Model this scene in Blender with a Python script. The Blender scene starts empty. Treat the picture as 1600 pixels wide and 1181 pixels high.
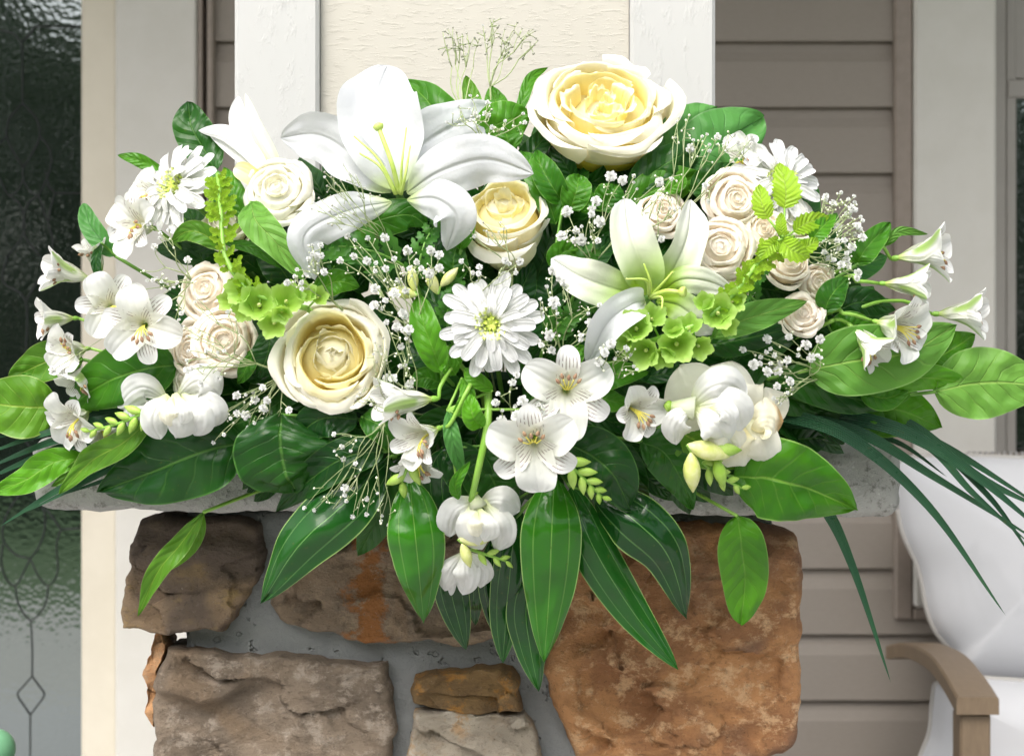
import bpy, math, random
from mathutils import Vector, Matrix, noise

random.seed(7)
S = bpy.context.scene
COL = S.collection
PI = math.pi
V3 = Vector

# ------------------------------------------------------------------ camera, world, sun, exposure
CAM_DIST = 1.3      # metres from the lens to the front face of the pillar cap
CAM_Z = 1.10
cam = bpy.data.objects.new('camera', bpy.data.cameras.new('camera'))
COL.objects.link(cam)
cam.location = (0, -CAM_DIST, CAM_Z)
cam.rotation_euler = (math.radians(90), 0, 0)
cam.data.sensor_width = 36
cam.data.lens = 36 * CAM_DIST / 0.8
cam.data.clip_start = 0.05
cam.data.clip_end = 400
cam.data.dof.use_dof = True
cam.data.dof.focus_distance = CAM_DIST - 0.05
cam.data.dof.aperture_fstop = 13
S.camera = cam

SUN_EL, SUN_AZ = math.radians(52), math.radians(205)   # azimuth clockwise from +Y; the sun is behind the camera, a little left
w = bpy.data.worlds.new('World'); S.world = w; w.use_nodes = True
nt = w.node_tree; nt.nodes.clear()
o_ = nt.nodes.new('ShaderNodeOutputWorld'); b_ = nt.nodes.new('ShaderNodeBackground')
sky = nt.nodes.new('ShaderNodeTexSky'); sky.sky_type = 'NISHITA'; sky.sun_disc = False
sky.sun_elevation = SUN_EL; sky.sun_rotation = SUN_AZ; sky.dust_density = 6; sky.air_density = 1.0
hs = nt.nodes.new('ShaderNodeHueSaturation'); hs.inputs['Saturation'].default_value = 0.42
nt.links.new(sky.outputs[0], hs.inputs['Color']); nt.links.new(hs.outputs[0], b_.inputs[0]); nt.links.new(b_.outputs[0], o_.inputs[0])
b_.inputs[1].default_value = 0.15
sun = bpy.data.objects.new('sun', bpy.data.lights.new('sun', 'SUN')); COL.objects.link(sun)
sun.data.energy = 0.95; sun.data.angle = math.radians(50); sun.data.color = (1.0, 0.97, 0.92)
sd = V3((math.sin(SUN_AZ) * math.cos(SUN_EL), math.cos(SUN_AZ) * math.cos(SUN_EL), math.sin(SUN_EL)))
sun.rotation_euler = sd.to_track_quat('Z', 'Y').to_euler()
S.view_settings.view_transform = 'Standard'; S.view_settings.look = 'None'
S.view_settings.exposure = 0.97; S.view_settings.gamma = 1; S.view_settings.use_curve_mapping = False
S.cycles.max_bounces = 8; S.cycles.transparent_max_bounces = 8
S.cycles.diffuse_bounces = 5; S.cycles.glossy_bounces = 3; S.cycles.transmission_bounces = 4
S.cycles.caustics_reflective = False; S.cycles.caustics_refractive = False

# ------------------------------------------------------------------ helpers
def P(px, py, h=0.0):
    """a point h centimetres in front of the cap's face plane that is seen at (px, py) of the 1600 x 1181 photograph"""
    y = -h / 100.0
    s = 0.0005 * (CAM_DIST + y) / CAM_DIST
    return V3(((px - 800) * s, y, CAM_Z + (590.5 - py) * s))

def sc(h=0.0):
    return 0.0005 * (CAM_DIST - h / 100.0) / CAM_DIST

def dome(px, py):
    return 1.5 + 8.5 * max(0.0, 1 - ((px - 800) / 720.0) ** 2 - ((py - 540) / 440.0) ** 2)

def Q(px, py, dh=0.0):
    """a point on the domed bulk of the arrangement"""
    return P(px, py, dome(px, py) + dh)

def link(o, parent=None):
    COL.objects.link(o)
    if parent is not None:
        o.parent = parent
    return o

def mesh(name, vs, fs, mat, uvs=None, smooth=True):
    me = bpy.data.meshes.new(name)
    me.from_pydata([tuple(v) for v in vs], [], fs)
    if uvs is not None:
        l = me.uv_layers.new(name='UVMap')
        idx = [0] * len(me.loops); me.loops.foreach_get('vertex_index', idx)
        flat = []
        for i in idx: flat.extend(uvs[i])
        l.data.foreach_set('uv', flat)
    if smooth: me.polygons.foreach_set('use_smooth', [True] * len(me.polygons))
    if mat is not None: me.materials.append(mat)
    return me

def obj(name, geo, mat, parent=None, smooth=True, origin=None):
    """one mesh object; geo = (verts in world space, faces, uvs)"""
    vs, fs, uvs = geo if len(geo) == 3 else (geo[0], geo[1], None)
    off = V3((0, 0, 0))
    if parent is not None:
        off = V3(parent.get('_o', (0, 0, 0)))
    if origin is None:
        origin = off
    vs = [V3(v) - origin for v in vs]
    o = bpy.data.objects.new(name, mesh(name, vs, fs, mat, uvs, smooth))
    o.location = origin - off
    o['_o'] = tuple(origin)
    return link(o, parent)

def tag(o, label=None, cat=None, group=None, kind=None):
    if label: o['label'] = label
    if cat: o['category'] = cat
    if group: o['group'] = group
    if kind: o['kind'] = kind
    return o

def thing(name, label, cat, loc, group=None):
    o = bpy.data.objects.new(name, None); o.location = loc; o.empty_display_size = 0.02
    o['_o'] = tuple(loc)
    link(o); return tag(o, label, cat, group)

def join(*gs):
    vs, fs, uv = [], [], []
    for g in gs:
        n = len(vs); vs += list(g[0]); fs += [tuple(i + n for i in f) for f in g[1]]
        uv += list(g[2]) if len(g) == 3 and g[2] else [(0.5, 0.5)] * len(g[0])
    return vs, fs, uv

def cr(pts, n):
    """Catmull-Rom through 3-D points (or tuples), n+1 samples"""
    pts = [V3(p) for p in pts]
    if len(pts) == 2:
        return [pts[0].lerp(pts[1], i / n) for i in range(n + 1)]
    P_ = [pts[0] * 2 - pts[1]] + pts + [pts[-1] * 2 - pts[-2]]
    out = []
    m = len(pts) - 1
    for i in range(n + 1):
        t = i / n * m; k = min(int(t), m - 1); t -= k
        a, b, c, d = P_[k:k + 4]
        out.append(0.5 * ((2 * b) + (c - a) * t + (2 * a - 5 * b + 4 * c - d) * t * t + (3 * b - a - 3 * c + d) * t ** 3))
    return out

SHAPES = {'ovate': (.55, .8), 'lance': (.75, .85), 'petal': (.75, .42), 'obov': (.85, .50), 'lily': (.7, .72), 'strap': (.12, .55), 'spat': (1.1, .5), 'heart': (.32, .62), 'ellip': (.5, .55), 'chrys': (.6, .40), 'grass': (.1, .75), 'round': (.75, .5)}

def blade(pts, W, shape='ovate', hint=V3((0, -1, 0)), ns=20, nu=8, fold=0., cup=0., wave=0., wf=2.5, roll=0., twist=0., serr=0., tipn=0., seed=0., base=.06, lump=0.):
    """a leaf or petal: a curved sheet along a centre line. W = full width in metres, hint = the way its face looks"""
    a, b = SHAPES[shape]
    vm = a / (a + b); nm = vm ** a * (1 - vm) ** b
    tipr = b < .56
    vl = [math.sin(i / ns * PI / 2) if tipr else i / ns for i in range(ns + 1)]
    Dn = cr(pts, ns * 4)
    def at(v):
        f = min(v * ns * 4, ns * 4 - 1e-6); k = int(f); return Dn[k].lerp(Dn[k + 1], f - k)
    C_ = [at(v) for v in vl]
    vs, uv = [], []
    for i in range(ns + 1):
        v = vl[i]
        T = (C_[min(i + 1, ns)] - C_[max(i - 1, 0)]).normalized()
        h_ = hint(v, C_[i]) if callable(hint) else hint
        Sd = T.cross(h_)
        if Sd.length < 1e-4: Sd = T.cross(V3((0.1, 0.2, 1)))
        Sd.normalize(); Nn = Sd.cross(T).normalized()
        r = roll + twist * (v - .5)
        if r:
            q = Matrix.Rotation(r, 3, T); Sd = q @ Sd; Nn = q @ Nn
        vv = min(max(v, 0), 1)
        wd = (vv ** a * (1 - vv) ** b) / nm * .5 * W
        if v < .5: wd = max(wd, base * W * .5)
        for j in range(nu + 1):
            u = j / nu * 2 - 1
            k = wd
            if serr and 0.06 < v < .95: k = wd * (1 + serr * ((i % 3) / 2.0 - .5) * abs(u) ** 2)
            z = fold * abs(u) * k + cup * u * u * k
            if wave: z += wave * k * u * u * math.sin(v * PI * 2 * wf + seed + (1.7 if u > 0 else 0)) + .35 * wave * k * math.sin(v * 7 + seed * 2 + u * 2)
            if lump: z += lump * W * (noise.noise(V3((u * 1.6 + seed, v * 4.5, seed * .7))) + .45 * noise.noise(V3((u * 4 + seed, v * 10, seed * 1.7))))
            p = C_[i] + Sd * (u * k) + Nn * z
            if tipn and v > .9: p -= T * (tipn * W * (1 - abs(u)) * (v - .9) * 10 * .5)
            vs.append(p); uv.append((j / nu, v))
    fs = []
    for i in range(ns):
        for j in range(nu):
            q = i * (nu + 1) + j
            fs.append((q, q + 1, q + nu + 2, q + nu + 1))
    return vs, fs, uv

def tube(pts, r0, r1=None, n=6, ns=10, cap=True):
    r1 = r0 if r1 is None else r1
    C_ = cr(pts, ns) if ns else [V3(p) for p in pts]
    m = len(C_) - 1
    T0 = (C_[1] - C_[0]).normalized()
    A = T0.cross(V3((0.31, 0.2, 0.93)));
    if A.length < .1: A = T0.cross(V3((1, 0, 0)))
    A.normalize()
    vs, uv = [], []
    for i, c in enumerate(C_):
        T = (C_[min(i + 1, m)] - C_[max(i - 1, 0)]).normalized()
        A = (A - T * A.dot(T)).normalized(); B = T.cross(A)
        r = r0 + (r1 - r0) * i / m
        for k in range(n):
            t = 2 * PI * k / n
            vs.append(c + A * (math.cos(t) * r) + B * (math.sin(t) * r)); uv.append((k / n, i / m))
    fs = [(i * n + k, i * n + (k + 1) % n, (i + 1) * n + (k + 1) % n, (i + 1) * n + k) for i in range(m) for k in range(n)]
    if cap:
        fs += [tuple(range(n - 1, -1, -1)), tuple(m * n + k for k in range(n))]
    return vs, fs, uv

def lathe(c, axis, prof, n=12, sx=1.0):
    """prof = [(r, z)] along axis from c"""
    ax = V3(axis).normalized(); A = ax.cross(V3((0.2, 0.3, 0.9))).normalized(); B = ax.cross(A)
    vs, uv = [], []
    for i, (r, z) in enumerate(prof):
        for k in range(n):
            t = 2 * PI * k / n
            vs.append(c + ax * z + A * (r * math.cos(t) * sx) + B * (r * math.sin(t))); uv.append((k / n, i / (len(prof) - 1)))
    m = len(prof) - 1
    fs = [(i * n + k, i * n + (k + 1) % n, (i + 1) * n + (k + 1) % n, (i + 1) * n + k) for i in range(m) for k in range(n)]
    fs += [tuple(range(n - 1, -1, -1)), tuple(m * n + k for k in range(n))]
    return vs, fs, uv

def egg(c, axis, L, R, n=10, m=8, pw=1.0):
    return lathe(c, axis, [(R * math.sin(PI * min(max(i / m, .02), .985)) ** .8 * (1 - .25 * (i / m) * pw), L * i / m) for i in range(m + 1)], n)

def box(x0, x1, y0, y1, z0, z1):
    vs = [V3((x, y, z)) for z in (z0, z1) for y in (y0, y1) for x in (x0, x1)]
    return vs, [(0, 2, 3, 1), (4, 5, 7, 6), (0, 1, 5, 4), (2, 6, 7, 3), (0, 4, 6, 2), (1, 3, 7, 5)], None

def bevbox(x0, x1, y0, y1, z0, z1, b=.002):
    """box with chamfered edges"""
    import itertools
    c = V3(((x0 + x1) / 2, (y0 + y1) / 2, (z0 + z1) / 2)); h = V3(((x1 - x0) / 2, (y1 - y0) / 2, (z1 - z0) / 2))
    b = min(b, min(h) * .8)
    vs, ix = [], {}
    for sx, sy, sz in itertools.product((-1, 1), repeat=3):
        for a in range(3):
            k = [h.x - b, h.y - b, h.z - b]; k[a] = h[a]
            ix[(sx, sy, sz, a)] = len(vs); vs.append(c + V3((sx * k[0], sy * k[1], sz * k[2])))
    fs = []
    R4 = [(-1, -1), (1, -1), (1, 1), (-1, 1)]
    for a in range(3):
        for s in (-1, 1):
            q = []
            for (p, r) in R4:
                t = [0, 0, 0]; t[a] = s; t[(a + 1) % 3] = p; t[(a + 2) % 3] = r
                q.append(ix[(t[0], t[1], t[2], a)])
            fs.append(tuple(q if s > 0 else q[::-1]))
    for a in range(3):
        for p, r in R4:
            q = []
            b1, b2 = (a + 1) % 3, (a + 2) % 3
            for s, f in ((-1, b1), (1, b1), (1, b2), (-1, b2)):
                t = [0, 0, 0]; t[a] = s; t[b1] = p; t[b2] = r
                q.append(ix[(t[0], t[1], t[2], f)])
            fs.append(tuple(q))
    for sx, sy, sz in itertools.product((-1, 1), repeat=3):
        fs.append(tuple(ix[(sx, sy, sz, a)] for a in range(3)))
    return vs, fs, None

def roundbox(c, h, r, res=(20, 6, 8), amp=0.0, fr=30., seed=0., puff=0.0):
    """box of half-size h with edges rounded by r and a noisy skin"""
    vs, ix, fs = [], {}, []
    c = V3(c); h = V3(h)
    def vert(i, j, k):
        key = (i, j, k)
        if key in ix: return ix[key]
        p = V3(((2 * i / res[0] - 1) * h.x, (2 * j / res[1] - 1) * h.y, (2 * k / res[2] - 1) * h.z))
        # crowd samples to the edges
        q = V3((max(-h.x + r, min(h.x - r, p.x)), max(-h.y + r, min(h.y - r, p.y)), max(-h.z + r, min(h.z - r, p.z))))
        d = p - q
        if d.length < 1e-7: d = p - q * .98
        n = d.normalized(); p2 = q + n * r
        if puff:
            f = (1 - (p.x / h.x) ** 2) * (1 - (p.z / h.z) ** 2)
            p2.y += (1 if p.y > 0 else -1) * puff * max(f, 0) ** .5 * (1 if abs(p.y) > h.y * .5 else 0)
        if amp:
            w3 = p2 + c
            a_ = noise.fractal(w3 * fr + V3((seed, 0, 0)), 1.0, 2.0, 4)
            p2 += n * (a_ * amp)
        ix[key] = len(vs); vs.append(p2 + c); return ix[key]
    def side(a, s):
        b1, b2 = (a + 1) % 3, (a + 2) % 3
        for i in range(res[b1]):
            for j in range(res[b2]):
                q = []
                for di, dj in ((0, 0), (1, 0), (1, 1), (0, 1)):
                    t = [0, 0, 0]; t[a] = res[a] if s > 0 else 0; t[b1] = i + di; t[b2] = j + dj
                    q.append(vert(*t))
                fs.append(tuple(q if s > 0 else q[::-1]))
    for a in range(3):
        for s in (-1, 1): side(a, s)
    return vs, fs, None

def frame(f, roll=0.):
    """matrix whose +Z looks along f, +X right, +Y up as seen by the camera"""
    f = V3(f).normalized()
    X = V3((0, 0, 1)).cross(f)
    if X.length < 1e-3: X = V3((1, 0, 0))
    X.normalize(); Y = f.cross(X)
    return Matrix((X, Y, f)).transposed() @ Matrix.Rotation(roll, 3, 'Z')

# ------------------------------------------------------------------ materials
class NT:
    def __init__(s, name):
        s.m = bpy.data.materials.new(name); s.m.use_nodes = True
        s.t = s.m.node_tree; s.t.nodes.clear()
        s.out = s.t.nodes.new('ShaderNodeOutputMaterial')
    def n(s, ty, **kw):
        n = s.t.nodes.new('ShaderNode' + ty)
        for k, v in kw.items():
            if k.startswith('i_'):
                key = k[2:].replace('_', ' ')
                s.set(n.inputs[key] if key in n.inputs else n.inputs[int(key)], v)
            else: setattr(n, k, v)
        return n
    def set(s, inp, v):
        if isinstance(v, bpy.types.NodeSocket): s.t.links.new(v, inp)
        elif isinstance(v, (tuple, list)) and len(v) == 3 and inp.type == 'RGBA': inp.default_value = (*v, 1)
        else: inp.default_value = v
    def math(s, op, a, b=0.0, c=0.0, clamp=False):
        n = s.t.nodes.new('ShaderNodeMath'); n.operation = op; n.use_clamp = clamp
        s.set(n.inputs[0], a); s.set(n.inputs[1], b); s.set(n.inputs[2], c); return n.outputs[0]
    def sstep(s, x, e0, e1):
        n = s.t.nodes.new('ShaderNodeMapRange'); n.interpolation_type = 'SMOOTHSTEP'
        s.set(n.inputs[0], x); s.set(n.inputs[1], e0); s.set(n.inputs[2], e1); return n.outputs[0]
    def mix(s, f, a, b, bt='MIX'):
        n = s.t.nodes.new('ShaderNodeMix'); n.data_type = 'RGBA'; n.blend_type = bt
        s.set(n.inputs[0], f); s.set(n.inputs[6], a); s.set(n.inputs[7], b); return n.outputs[2]
    def noise(s, scale, detail=3, rough=.5, vec=None, dist=0.):
        n = s.n('TexNoise'); n.inputs['Scale'].default_value = scale; n.inputs['Detail'].default_value = detail; n.inputs['Roughness'].default_value = rough
        n.inputs['Distortion'].default_value = dist
        if vec is not None: s.t.links.new(vec, n.inputs['Vector'])
        return n.outputs['Fac']
    def uv(s):
        t = s.n('TexCoord'); x = s.n('SeparateXYZ'); s.t.links.new(t.outputs['UV'], x.inputs[0]); return x.outputs[0], x.outputs[1]
    def pos(s, sx=1, sy=1, sz=1):
        t = s.n('NewGeometry'); m = s.n('Mapping'); s.t.links.new(t.outputs['Position'], m.inputs[0]); m.inputs['Scale'].default_value = (sx, sy, sz); return m.outputs[0]
    def rnd(s): return s.n('ObjectInfo').outputs['Random']
    def bump(s, h, strength=.5, dist=.001, nrm=None):
        n = s.n('Bump'); s.set(n.inputs['Height'], h); n.inputs['Strength'].default_value = strength; n.inputs['Distance'].default_value = dist
        if nrm is not None: s.t.links.new(nrm, n.inputs['Normal'])
        return n.outputs[0]
    def pr(s, col, rough=.5, nrm=None, spec=.5, metal=0., trans=0., tcol=None, coat=0., ior=1.45):
        p = s.n('BsdfPrincipled'); s.set(p.inputs['Base Color'], col); s.set(p.inputs['Roughness'], rough); p.inputs['Specular IOR Level'].default_value = spec
        p.inputs['Metallic'].default_value = metal; p.inputs['Coat Weight'].default_value = coat; p.inputs['Coat Roughness'].default_value = .05; p.inputs['IOR'].default_value = ior
        if nrm is not None: s.t.links.new(nrm, p.inputs['Normal'])
        end = p.outputs[0]
        if trans:
            tl = s.n('BsdfTranslucent'); s.set(tl.inputs[0], tcol if tcol is not None else col)
            mx = s.n('MixShader'); mx.inputs[0].default_value = trans
            s.t.links.new(end, mx.inputs[1]); s.t.links.new(tl.outputs[0], mx.inputs[2]); end = mx.outputs[0]
        s.t.links.new(end, s.out.inputs[0]); return s.m

def leaf_mat(name, c0, c1, rib, rough=.35, veins='pin', trans=.22, tcol=None, nv=9, edge=None, coat=0., bumps=.5, ribw=.05, spec=.35):
    m = NT(name); u, v = m.uv()
    x = m.math('MULTIPLY', m.math('ABSOLUTE', m.math('SUBTRACT', u, .5)), 2.0)
    mid = m.sstep(x, ribw, ribw * .3)
    nz = m.noise(60, 3, .6, m.pos())
    nb = m.noise(14, 2, .5, m.pos())
    r = m.rnd()
    f = m.math('ADD', m.math('MULTIPLY', r, .8), m.math('MULTIPLY', m.math('SUBTRACT', nb, .48), 2.4), clamp=True)
    col = m.mix(f, c0, c1)
    if veins == 'pin':
        t = m.math('ADD', m.math('SUBTRACT', m.math('MULTIPLY', v, float(nv)), m.math('MULTIPLY', x, 1.5)), m.math('MULTIPLY', m.math('SUBTRACT', nb, .5), 2.2))
        fr = m.math('ABSOLUTE', m.math('SUBTRACT', m.math('FRACT', m.math('ADD', t, 8.0)), .5))
        side = m.math('MULTIPLY', m.sstep(fr, .07, .02), m.sstep(x, 1.0, .5))
        hgt = m.math('ADD', mid, m.math('MULTIPLY', side, .5)); cm = m.math('MAXIMUM', m.math('MULTIPLY', mid, .6), m.math('MULTIPLY', side, .18))
        wav = m.math('MULTIPLY', m.math('MULTIPLY', fr, 2.0), 1.0)
        bh = m.math('ADD', m.math('MULTIPLY', hgt, -.55), m.math('ADD', m.math('MULTIPLY', wav, .45), m.math('MULTIPLY', nz, .25)))
    elif veins == 'par':
        l2 = m.sstep(m.math('ABSOLUTE', m.math('SUBTRACT', x, .58)), .035, .012)
        l3 = m.sstep(m.math('ABSOLUTE', m.math('SUBTRACT', x, .3)), .02, .005)
        cm = m.math('MAXIMUM', m.math('MULTIPLY', mid, .65), m.math('MAXIMUM', m.math('MULTIPLY', l2, .38), 0.0))
        cross = m.math('MULTIPLY', m.math('SINE', m.math('MULTIPLY', v, 60.0)), .06)
        bh = m.math('ADD', m.math('MULTIPLY', cm, -.8), m.math('ADD', cross, m.math('MULTIPLY', nz, .5)))
    elif veins == 'grass':
        st = m.math('SINE', m.math('MULTIPLY', u, 44.0))
        cm = m.math('MULTIPLY', m.sstep(st, .3, 1.0), .35); bh = st
    else:
        cm = m.math('MULTIPLY', mid, .6); bh = nz
    col = m.mix(cm, col, rib)
    sp_ = m.noise(260, 3, .6, m.pos()); col = m.mix(m.math('MULTIPLY', m.sstep(sp_, .64, .70), .55), col, m.mix(.5, c1, (.10, .08, .01)))
    if edge: col = m.mix(m.sstep(x, .95, .985), col, edge)
    tc = tcol or tuple(min(1, q * 2.2) for q in c1)
    return m.pr(col, m.math('ADD', rough, m.math('MULTIPLY', m.math('SUBTRACT', nz, .5), .15)), m.bump(bh, bumps, .0022), spec, trans=trans, tcol=m.mix(cm, tc, rib), coat=coat)

M = {}
G_ = (.30, .46, .12)
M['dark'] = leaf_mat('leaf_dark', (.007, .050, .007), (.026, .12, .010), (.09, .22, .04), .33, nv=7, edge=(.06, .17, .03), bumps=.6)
M['gloss'] = leaf_mat('leaf_glossy', (.005, .045, .006), (.016, .11, .010), (.16, .36, .10), .34, 'par', edge=(.26, .42, .12), trans=.10, coat=.55, spec=.15, bumps=.6, ribw=.03)
M['glossb'] = leaf_mat('leaf_glossy_bright', (.012, .085, .005), (.032, .175, .008), (.2, .42, .08), .34, 'par', edge=(.26, .42, .12), trans=.15, coat=.5, spec=.15, bumps=.6, ribw=.03)
M['mid'] = leaf_mat('leaf_mid', (.022, .115, .006), (.075, .25, .010), (.16, .36, .045), .36, nv=7, edge=(.16, .32, .06))
M['bright'] = leaf_mat('leaf_bright', (.035, .165, .006), (.095, .30, .012), (.26, .5, .07), .38, nv=7, trans=.25, edge=(.25, .45, .1))
M['light'] = leaf_mat('leaf_light', (.085, .235, .03), (.145, .335, .05), (.34, .55, .12), .5, nv=6, bumps=.9, trans=.22, edge=(.24, .42, .12))
M['olive'] = leaf_mat('leaf_olive', (.055, .165, .010), (.10, .25, .016), (.30, .44, .06), .42, nv=6, trans=.2, edge=(.26, .38, .1))
M['under'] = leaf_mat('leaf_bluegreen', (.05, .19, .035), (.09, .27, .06), (.03, .1, .03), .45, nv=7, trans=.2, edge=(.15, .3, .12))
M['lime'] = leaf_mat('leaf_lime', (.24, .45, .02), (.33, .56, .035), (.5, .68, .16), .42, nv=8, trans=.35, tcol=(.5, .75, .06), bumps=.8)
M['grass'] = leaf_mat('leaf_grass', (.012, .06, .03), (.028, .10, .045), (.11, .22, .12), .3, 'grass', trans=.1, bumps=.5)
M['fern'] = leaf_mat('leaf_fern', (.035, .14, .015), (.065, .2, .025), (.12, .26, .05), .4, 'none', trans=.2)

def petal_mat(name, tip, mid, base, b0=.0, b1=.45, rough=.45, trans=.3, stripe=None, streak=None, vein=.25, green=None, vv=34., tcol=None, groove=1.2):
    m = NT(name); u, v = m.uv()
    x = m.math('MULTIPLY', m.math('ABSOLUTE', m.math('SUBTRACT', u, .5)), 2.0)
    nz = m.noise(35, 2, .5, m.pos())
    vj = m.math('ADD', v, m.math('MULTIPLY', m.math('SUBTRACT', nz, .5), .25))
    col = m.mix(m.sstep(vj, b0, b1), base, mid)
    col = m.mix(m.sstep(vj, b1, .95), col, tip)
    if stripe:      # green midrib stripe: (colour, v start, half width)
        c, v0, hw = stripe
        bk = m.n('NewGeometry').outputs['Backfacing']
        col = m.mix(m.math('MULTIPLY', m.math('MULTIPLY', m.sstep(x, hw, hw * .35), bk), m.math('MULTIPLY', m.sstep(v, v0, v0 + .15), .85)), col, c)
    if streak:      # short brown dashes along the petal
        c = streak
        sx = m.math('ABSOLUTE', m.math('SINE', m.math('MULTIPLY', u, 22.0)))
        cb = m.n('CombineXYZ'); m.t.links.new(m.math('MULTIPLY', u, 10.0), cb.inputs[0]); m.t.links.new(m.math('MULTIPLY', v, 7.0), cb.inputs[1])
        nn = m.noise(1.3, 1, .5, cb.outputs[0])
        msk = m.math('MULTIPLY', m.sstep(sx, .5, .2), m.math('MULTIPLY', m.sstep(nn, .42, .47), m.math('MULTIPLY', m.sstep(v, .28, .38), m.sstep(v, .88, .75))))
        col = m.mix(m.math('MULTIPLY', m.math('MULTIPLY', msk, m.math('SUBTRACT', 1.0, m.n('NewGeometry').outputs['Backfacing'])), .9), col, c)
    st = m.math('SINE', m.math('MULTIPLY', u, vv))
    bh = m.math('ADD', m.math('ADD', m.math('MULTIPLY', st, .35), m.math('MULTIPLY', m.noise(150, 3, .6, m.pos(), .6), .7)), m.math('SUBTRACT', nz, m.math('MULTIPLY', m.sstep(x, .14, .0), groove)))
    return m.pr(col, rough, m.bump(bh, vein, .0012), .35, trans=trans, tcol=tcol if tcol else m.mix(.5, col, (1, 1, .9)))

W_ = (.86, .87, .85)
M['lily'] = petal_mat('petal_lily', (.64, .66, .70), (.66, .68, .695), (.50, .62, .26), 0, .22, .4, .3, vein=.7, vv=20., tcol=(.86, .88, .9))
M['lilyg'] = petal_mat('petal_lily_green', (.71, .73, .71), (.70, .74, .60), (.24, .42, .01), .20, .62, .4, .25, vein=.6, vv=20., tcol=(.85, .88, .75))
M['cream'] = petal_mat('petal_cream', (.86, .85, .765), (.92, .885, .66), (.95, .82, .34), .02, .4, .5, .3, vein=.28, tcol=(.97, .92, .72))
M['creamy'] = petal_mat('petal_cream_yellow', (.92, .895, .70), (.95, .86, .44), (.96, .66, .05), .08, .62, .5, .35, vein=.28, tcol=(.97, .90, .52))
M['ivory'] = petal_mat('petal_ivory', (.88, .875, .80), (.90, .89, .76), (.78, .82, .46), .03, .35, .5, .3, vein=.28, tcol=(.9, .85, .6))
M['blush'] = petal_mat('petal_blush', (.93, .885, .80), (.96, .875, .74), (.96, .85, .60), 0, .5, .5, .3, vein=.28, tcol=(.98, .89, .79))
M['white'] = petal_mat('petal_white', (.78, .79, .79), (.78, .79, .765), (.70, .77, .42), 0, .25, .42, .28, vein=.35)
M['wstripe'] = petal_mat('petal_white_green_stripe', (.77, .78, .77), (.76, .775, .70), (.50, .66, .12), 0, .3, .42, .28, stripe=((.24, .44, .02), .22, .62), vein=.3)
M['wspot'] = petal_mat('petal_white_streaked', (.77, .775, .775), (.77, .775, .71), (.68, .70, .22), 0, .3, .42, .25, streak=(.13, .05, .05), vein=.25)
M['chrys'] = petal_mat('petal_daisy', (.77, .78, .79), (.77, .78, .765), (.66, .75, .32), 0, .35, .42, .25, vein=.5, vv=26)
M['chrysy'] = petal_mat('petal_daisy_centre', (.74, .82, .26), (.56, .70, .09), (.3, .48, .03), 0, .5, .45, .25, vein=.2)
M['bell'] = petal_mat('bell_green', (.40, .60, .16), (.28, .48, .08), (.18, .36, .03), 0, .6, .4, .35, vein=.4, vv=40, tcol=(.5, .78, .1))
M['breath'] = petal_mat('blossom_white', (.80, .81, .81), (.80, .81, .79), (.7, .78, .55), 0, .3, .5, .25, vein=.1)

def plain(name, col, rough=.5, var=None, sc_=40., bump=.0, bs=80., spec=.5, trans=0., coat=0.):
    m = NT(name)
    c = col
    nz = m.noise(sc_, 4, .6, m.pos())
    if var: c = m.mix(m.sstep(nz, .3, .7), col, var)
    nr = m.bump(m.noise(bs, 5, .6, m.pos()), bump, .002) if bump else None
    return m.pr(c, rough, nr, spec, trans=trans, coat=coat)
M['stem'] = plain('stem_green', (.10, .26, .03), .4, (.17, .36, .06), 30)
M['stemlime'] = plain('stem_lime', (.2, .42, .05), .35, (.28, .5, .09), 30)
M['twig'] = plain('stem_thin', (.28, .36, .15), .5, (.38, .44, .24), 60)
M['bud'] = plain('bud_yellowgreen', (.55, .62, .16), .4, (.70, .72, .36), 120)
M['budg'] = plain('bud_green', (.26, .46, .05), .4, (.4, .58, .12), 90)
M['budw'] = plain('bud_pale', (.72, .76, .55), .5, (.8, .82, .7), 200)
M['anther'] = plain('anther_brown', (.24, .13, .08), .7, (.4, .27, .16), 200)
M['pistil'] = plain('pistil_green', (.42, .58, .08), .35, (.55, .68, .2), 80)
M['yellow'] = plain('stamen_yellow', (.75, .68, .12), .5)
M['foam'] = plain('floral_foam', (.015, .05, .02), .9, bump=.5)

# ------------------------------------------------------------------ setting: ground, lawn, trees behind the camera, porch
def concrete(name, a, b, s=8):
    m = NT(name); p = m.pos()
    c = m.mix(m.sstep(m.noise(s, 5, .65, p), .3, .7), a, b)
    return m.pr(c, .85, m.bump(m.noise(180, 4, .6, p), .4, .002))
M['drive'] = concrete('driveway_concrete', (.34, .33, .31), (.46, .45, .42), 3)
M['porch'] = concrete('porch_concrete', (.38, .38, .385), (.46, .46, .46), 5)
M['lawn'] = concrete('lawn_green', (.03, .075, .015), (.06, .12, .03), 20)
M['soil'] = concrete('far_ground', (.06, .09, .03), (.09, .12, .05), 4)
def struct(name, geo, mat, smooth=False):
    o = obj(name, geo, mat, smooth=smooth); o['kind'] = 'structure'; return o
struct('ground', box(-150, 150, -150, 150, -.6, -.14), M['soil'])
struct('driveway', ([(-9, -4.9, -.13), (4, -3.9, -.13), (4, 1.5, -.13), (-9, 1.5, -.13)], [(0, 1, 2, 3)], None), M['drive'])
struct('lawn', ([(-40, -40, -.125), (40, -40, -.125), (40, -1.2, -.125), (4, -3.9, -.125), (-9, -4.9, -.125), (-40, -7.3, -.125)], [(0, 1, 2, 3, 4, 5)], None), M['lawn'])
struct('porch_floor', bevbox(-3.6, 3.6, -1.2, 1.75, -.13, 0, .01), M['porch'])

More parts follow.
